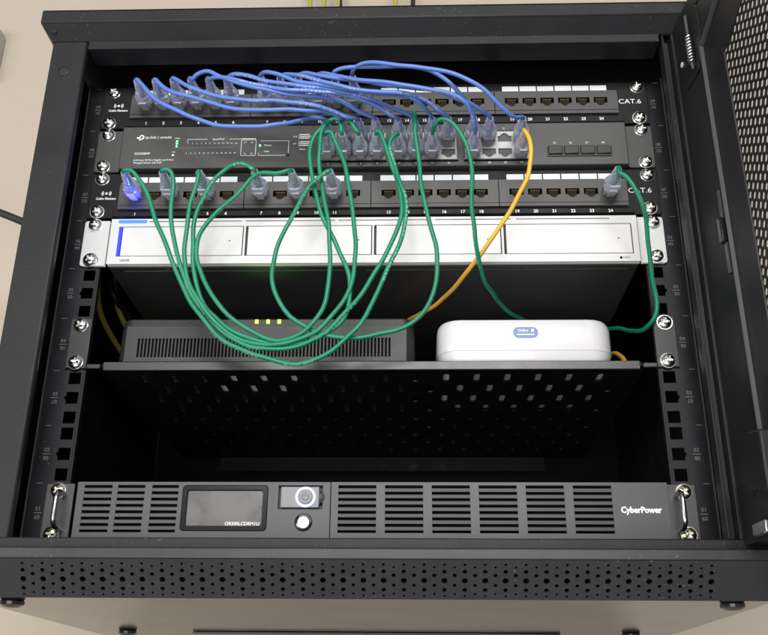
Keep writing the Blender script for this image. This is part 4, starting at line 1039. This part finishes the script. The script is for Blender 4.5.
def sheath(pp, rad, kind, t):
    n = 12
    o = part('sheath', MB().tube(pp, rad, n), JMAT[kind], t, smooth=70)
    arc = [0.0]
    for i in range(1, len(pp)): arc.append(arc[-1] + (pp[i] - pp[i - 1]).length)
    me = o.data
    uv = me.uv_layers.new(name='UVMap')
    off = random.uniform(0, 20)
    tw = random.uniform(0, 1); tr = random.uniform(-1.5, 1.5)
    for lp in me.loops:
        i, j = divmod(lp.vertex_index, n)
        uv.data[lp.index].uv = (arc[min(i, len(arc) - 1)] + off, (j / n + tw + tr * arc[min(i, len(arc) - 1)]) % 1.0)
    return o
def cable(kind, label, group, a, b, pts, name='patch_cable', rad=RAD):
    w = [Vector(p) / 1000 for p in pts]
    org = socket(a)[0] if a else w[0]
    t = thing(name, label, 'cable', org, group)
    path = []
    if a:
        tip, dr = connector(t, a, w[0])
        path += [tip - dr * 0.024, tip - dr * 0.010, tip + dr * 0.002]
    path += w
    if b:
        tip, dr = connector(t, b, w[-1])
        path += [tip + dr * 0.002, tip - dr * 0.010, tip - dr * 0.024]
    pp = smooth_path(spline(path), 10)
    wobble(pp)
    sheath(pp, rad, kind, t)
    return t
ORD = {1: 'first', 2: 'second', 3: 'third', 4: 'fourth', 5: 'fifth', 6: 'sixth', 7: 'seventh', 8: 'eighth', 9: 'ninth', 10: 'tenth', 11: 'eleventh', 12: 'twelfth'}
BLABEL = {1: 'blue patch cable sagging lowest, from the first port of the top patch panel',
          4: 'blue patch cable arching up from the fourth port of the top patch panel',
          11: 'blue patch cable from the eleventh port of top patch panel, second highest arch',
          12: 'blue patch cable from the twelfth port of top patch panel, highest and longest arch'}
GLABEL = {1: 'green patch cable hanging lowest, from the blue-lit first port of lower patch panel',
          3: 'green patch cable plugged into the third port of the lower patch panel',
          5: 'green patch cable plugged into the fifth port of the lower patch panel',
          7: 'green patch cable arching over the switch from the seventh port of lower patch panel',
          9: 'green patch cable running level from the ninth port of the lower patch panel',
          11: 'green patch cable looping widest, from the eleventh port of the lower patch panel'}
for kind, a, b, pts in PATCH_CABLES:
    if kind == 'blue':
        lab = BLABEL.get(a[1], 'blue patch cable plugged into the %s port of the top patch panel' % ORD[a[1]])
        cable(kind, lab, 'blue patch cables between top panel and switch', a, b, pts)
    else:
        cable(kind, GLABEL[a[1]], 'green patch cables between switch and lower panel', a, b, pts)
LL = {'green_router': 'green cable from the switch dropping behind the white router',
      'green_loop': 'green cable from the last panel port looping down the right rail to the router',
      'yellow': 'yellow cable from the last switch port slanting down behind the modem'}
for nm, kind, a, pts in LOOSE_CABLES:
    t = cable(kind, LL[nm], None, a, None, pts)

# cables in the shade at the back, beside the modem and under the router
def loose(name, kind, label, pts, rad, group=None):
    t = thing(name, label, 'cable', pts[0], group)
    sheath(smooth_path(spline(pts), 6), rad, kind, t)
    return t
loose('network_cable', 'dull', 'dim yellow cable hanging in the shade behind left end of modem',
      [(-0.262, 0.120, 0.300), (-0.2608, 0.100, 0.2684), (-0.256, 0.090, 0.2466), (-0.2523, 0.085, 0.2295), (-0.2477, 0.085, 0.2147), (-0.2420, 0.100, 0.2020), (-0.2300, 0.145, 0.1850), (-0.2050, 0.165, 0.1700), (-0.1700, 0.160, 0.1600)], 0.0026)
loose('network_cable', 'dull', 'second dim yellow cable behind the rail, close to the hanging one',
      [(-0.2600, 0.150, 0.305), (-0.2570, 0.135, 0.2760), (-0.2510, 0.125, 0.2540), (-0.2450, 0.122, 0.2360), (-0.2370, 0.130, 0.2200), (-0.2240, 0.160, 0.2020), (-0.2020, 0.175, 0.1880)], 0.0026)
loose('mains_cable', 'black', 'black cord curving through the shade behind left end of modem',
      [(-0.262, 0.140, 0.310), (-0.2591, 0.120, 0.2775), (-0.2516, 0.110, 0.2552), (-0.2464, 0.110, 0.2439), (-0.2380, 0.130, 0.2330), (-0.2200, 0.155, 0.2120), (-0.1900, 0.165, 0.1850)], 0.0032)
loose('network_cable', 'yellow', 'short bit of orange cable emerging at right end of white router',
      [(0.170, 0.140, 0.160), (0.192, 0.130, 0.172), (0.2040, 0.100, 0.176), (0.2078, 0.075, 0.1730), (0.2085, 0.0560, 0.1640), (0.2080, 0.0420, 0.1560), (0.2062, 0.030, 0.1480), (0.2045, 0.024, 0.1405)], 0.0021)
# wires rising from the roof of the cabinet along the wall
for k, (x, kd, lab) in enumerate(((-0.104, 'dull', 'leftmost yellow wire rising above the cabinet top'), (-0.088, 'dull', 'second yellow wire from left rising above the cabinet top'), (-0.070, 'dull', 'yellow wire beside the black one above the cabinet top'),
                       (-0.062, 'black', 'dark wire beside yellow wires above the cabinet top'), (0.012, 'dull', 'lone yellow wire above the middle of the cabinet top'), (0.033, 'black', 'lone dark wire right of the middle above the cabinet top'))):
    loose('ceiling_wire', kd, lab, [(x - 0.012, 0.326, 0.4538), (x - 0.01, 0.330, 0.5015), (x - 0.006, 0.345, 0.60), (x, 0.360, 0.72), (x + 0.006 * (k % 3 - 1), 0.372, 0.86), (x + 0.01, 0.380, 1.05), (x + 0.01, 0.385, 1.4), (x + 0.01, 0.388, 2.1)], 0.0032, 'wires above the cabinet')
# black cord that reaches the left flank of the cabinet
loose('mains_cable', 'black', 'thick black cord reaching the left flank of the cabinet', [(-0.95, 0.30, 0.53), (-0.70, 0.26, 0.466), (-0.55, 0.225, 0.427), (-0.45, 0.205, 0.396), (-0.385, 0.200, 0.3690), (-0.330, 0.196, 0.340), (-0.2735, 0.194, 0.318)], 0.0042)
# fitting on the wall at the left border
wb = thing('wall_box', 'pale grey fitting on the beige wall left of the cabinet', 'wall box', (-0.585, 0.42, 0.745))
part('box_body', MB().box(-0.640, -0.5575, 0.395, 0.4195, 0.700, 0.785), M_CREAM, wb, bevel=0.003)
part('box_lid', MB().box(-0.637, -0.5605, 0.391, 0.3948, 0.703, 0.782), M_CREAM, wb, bevel=0.002)
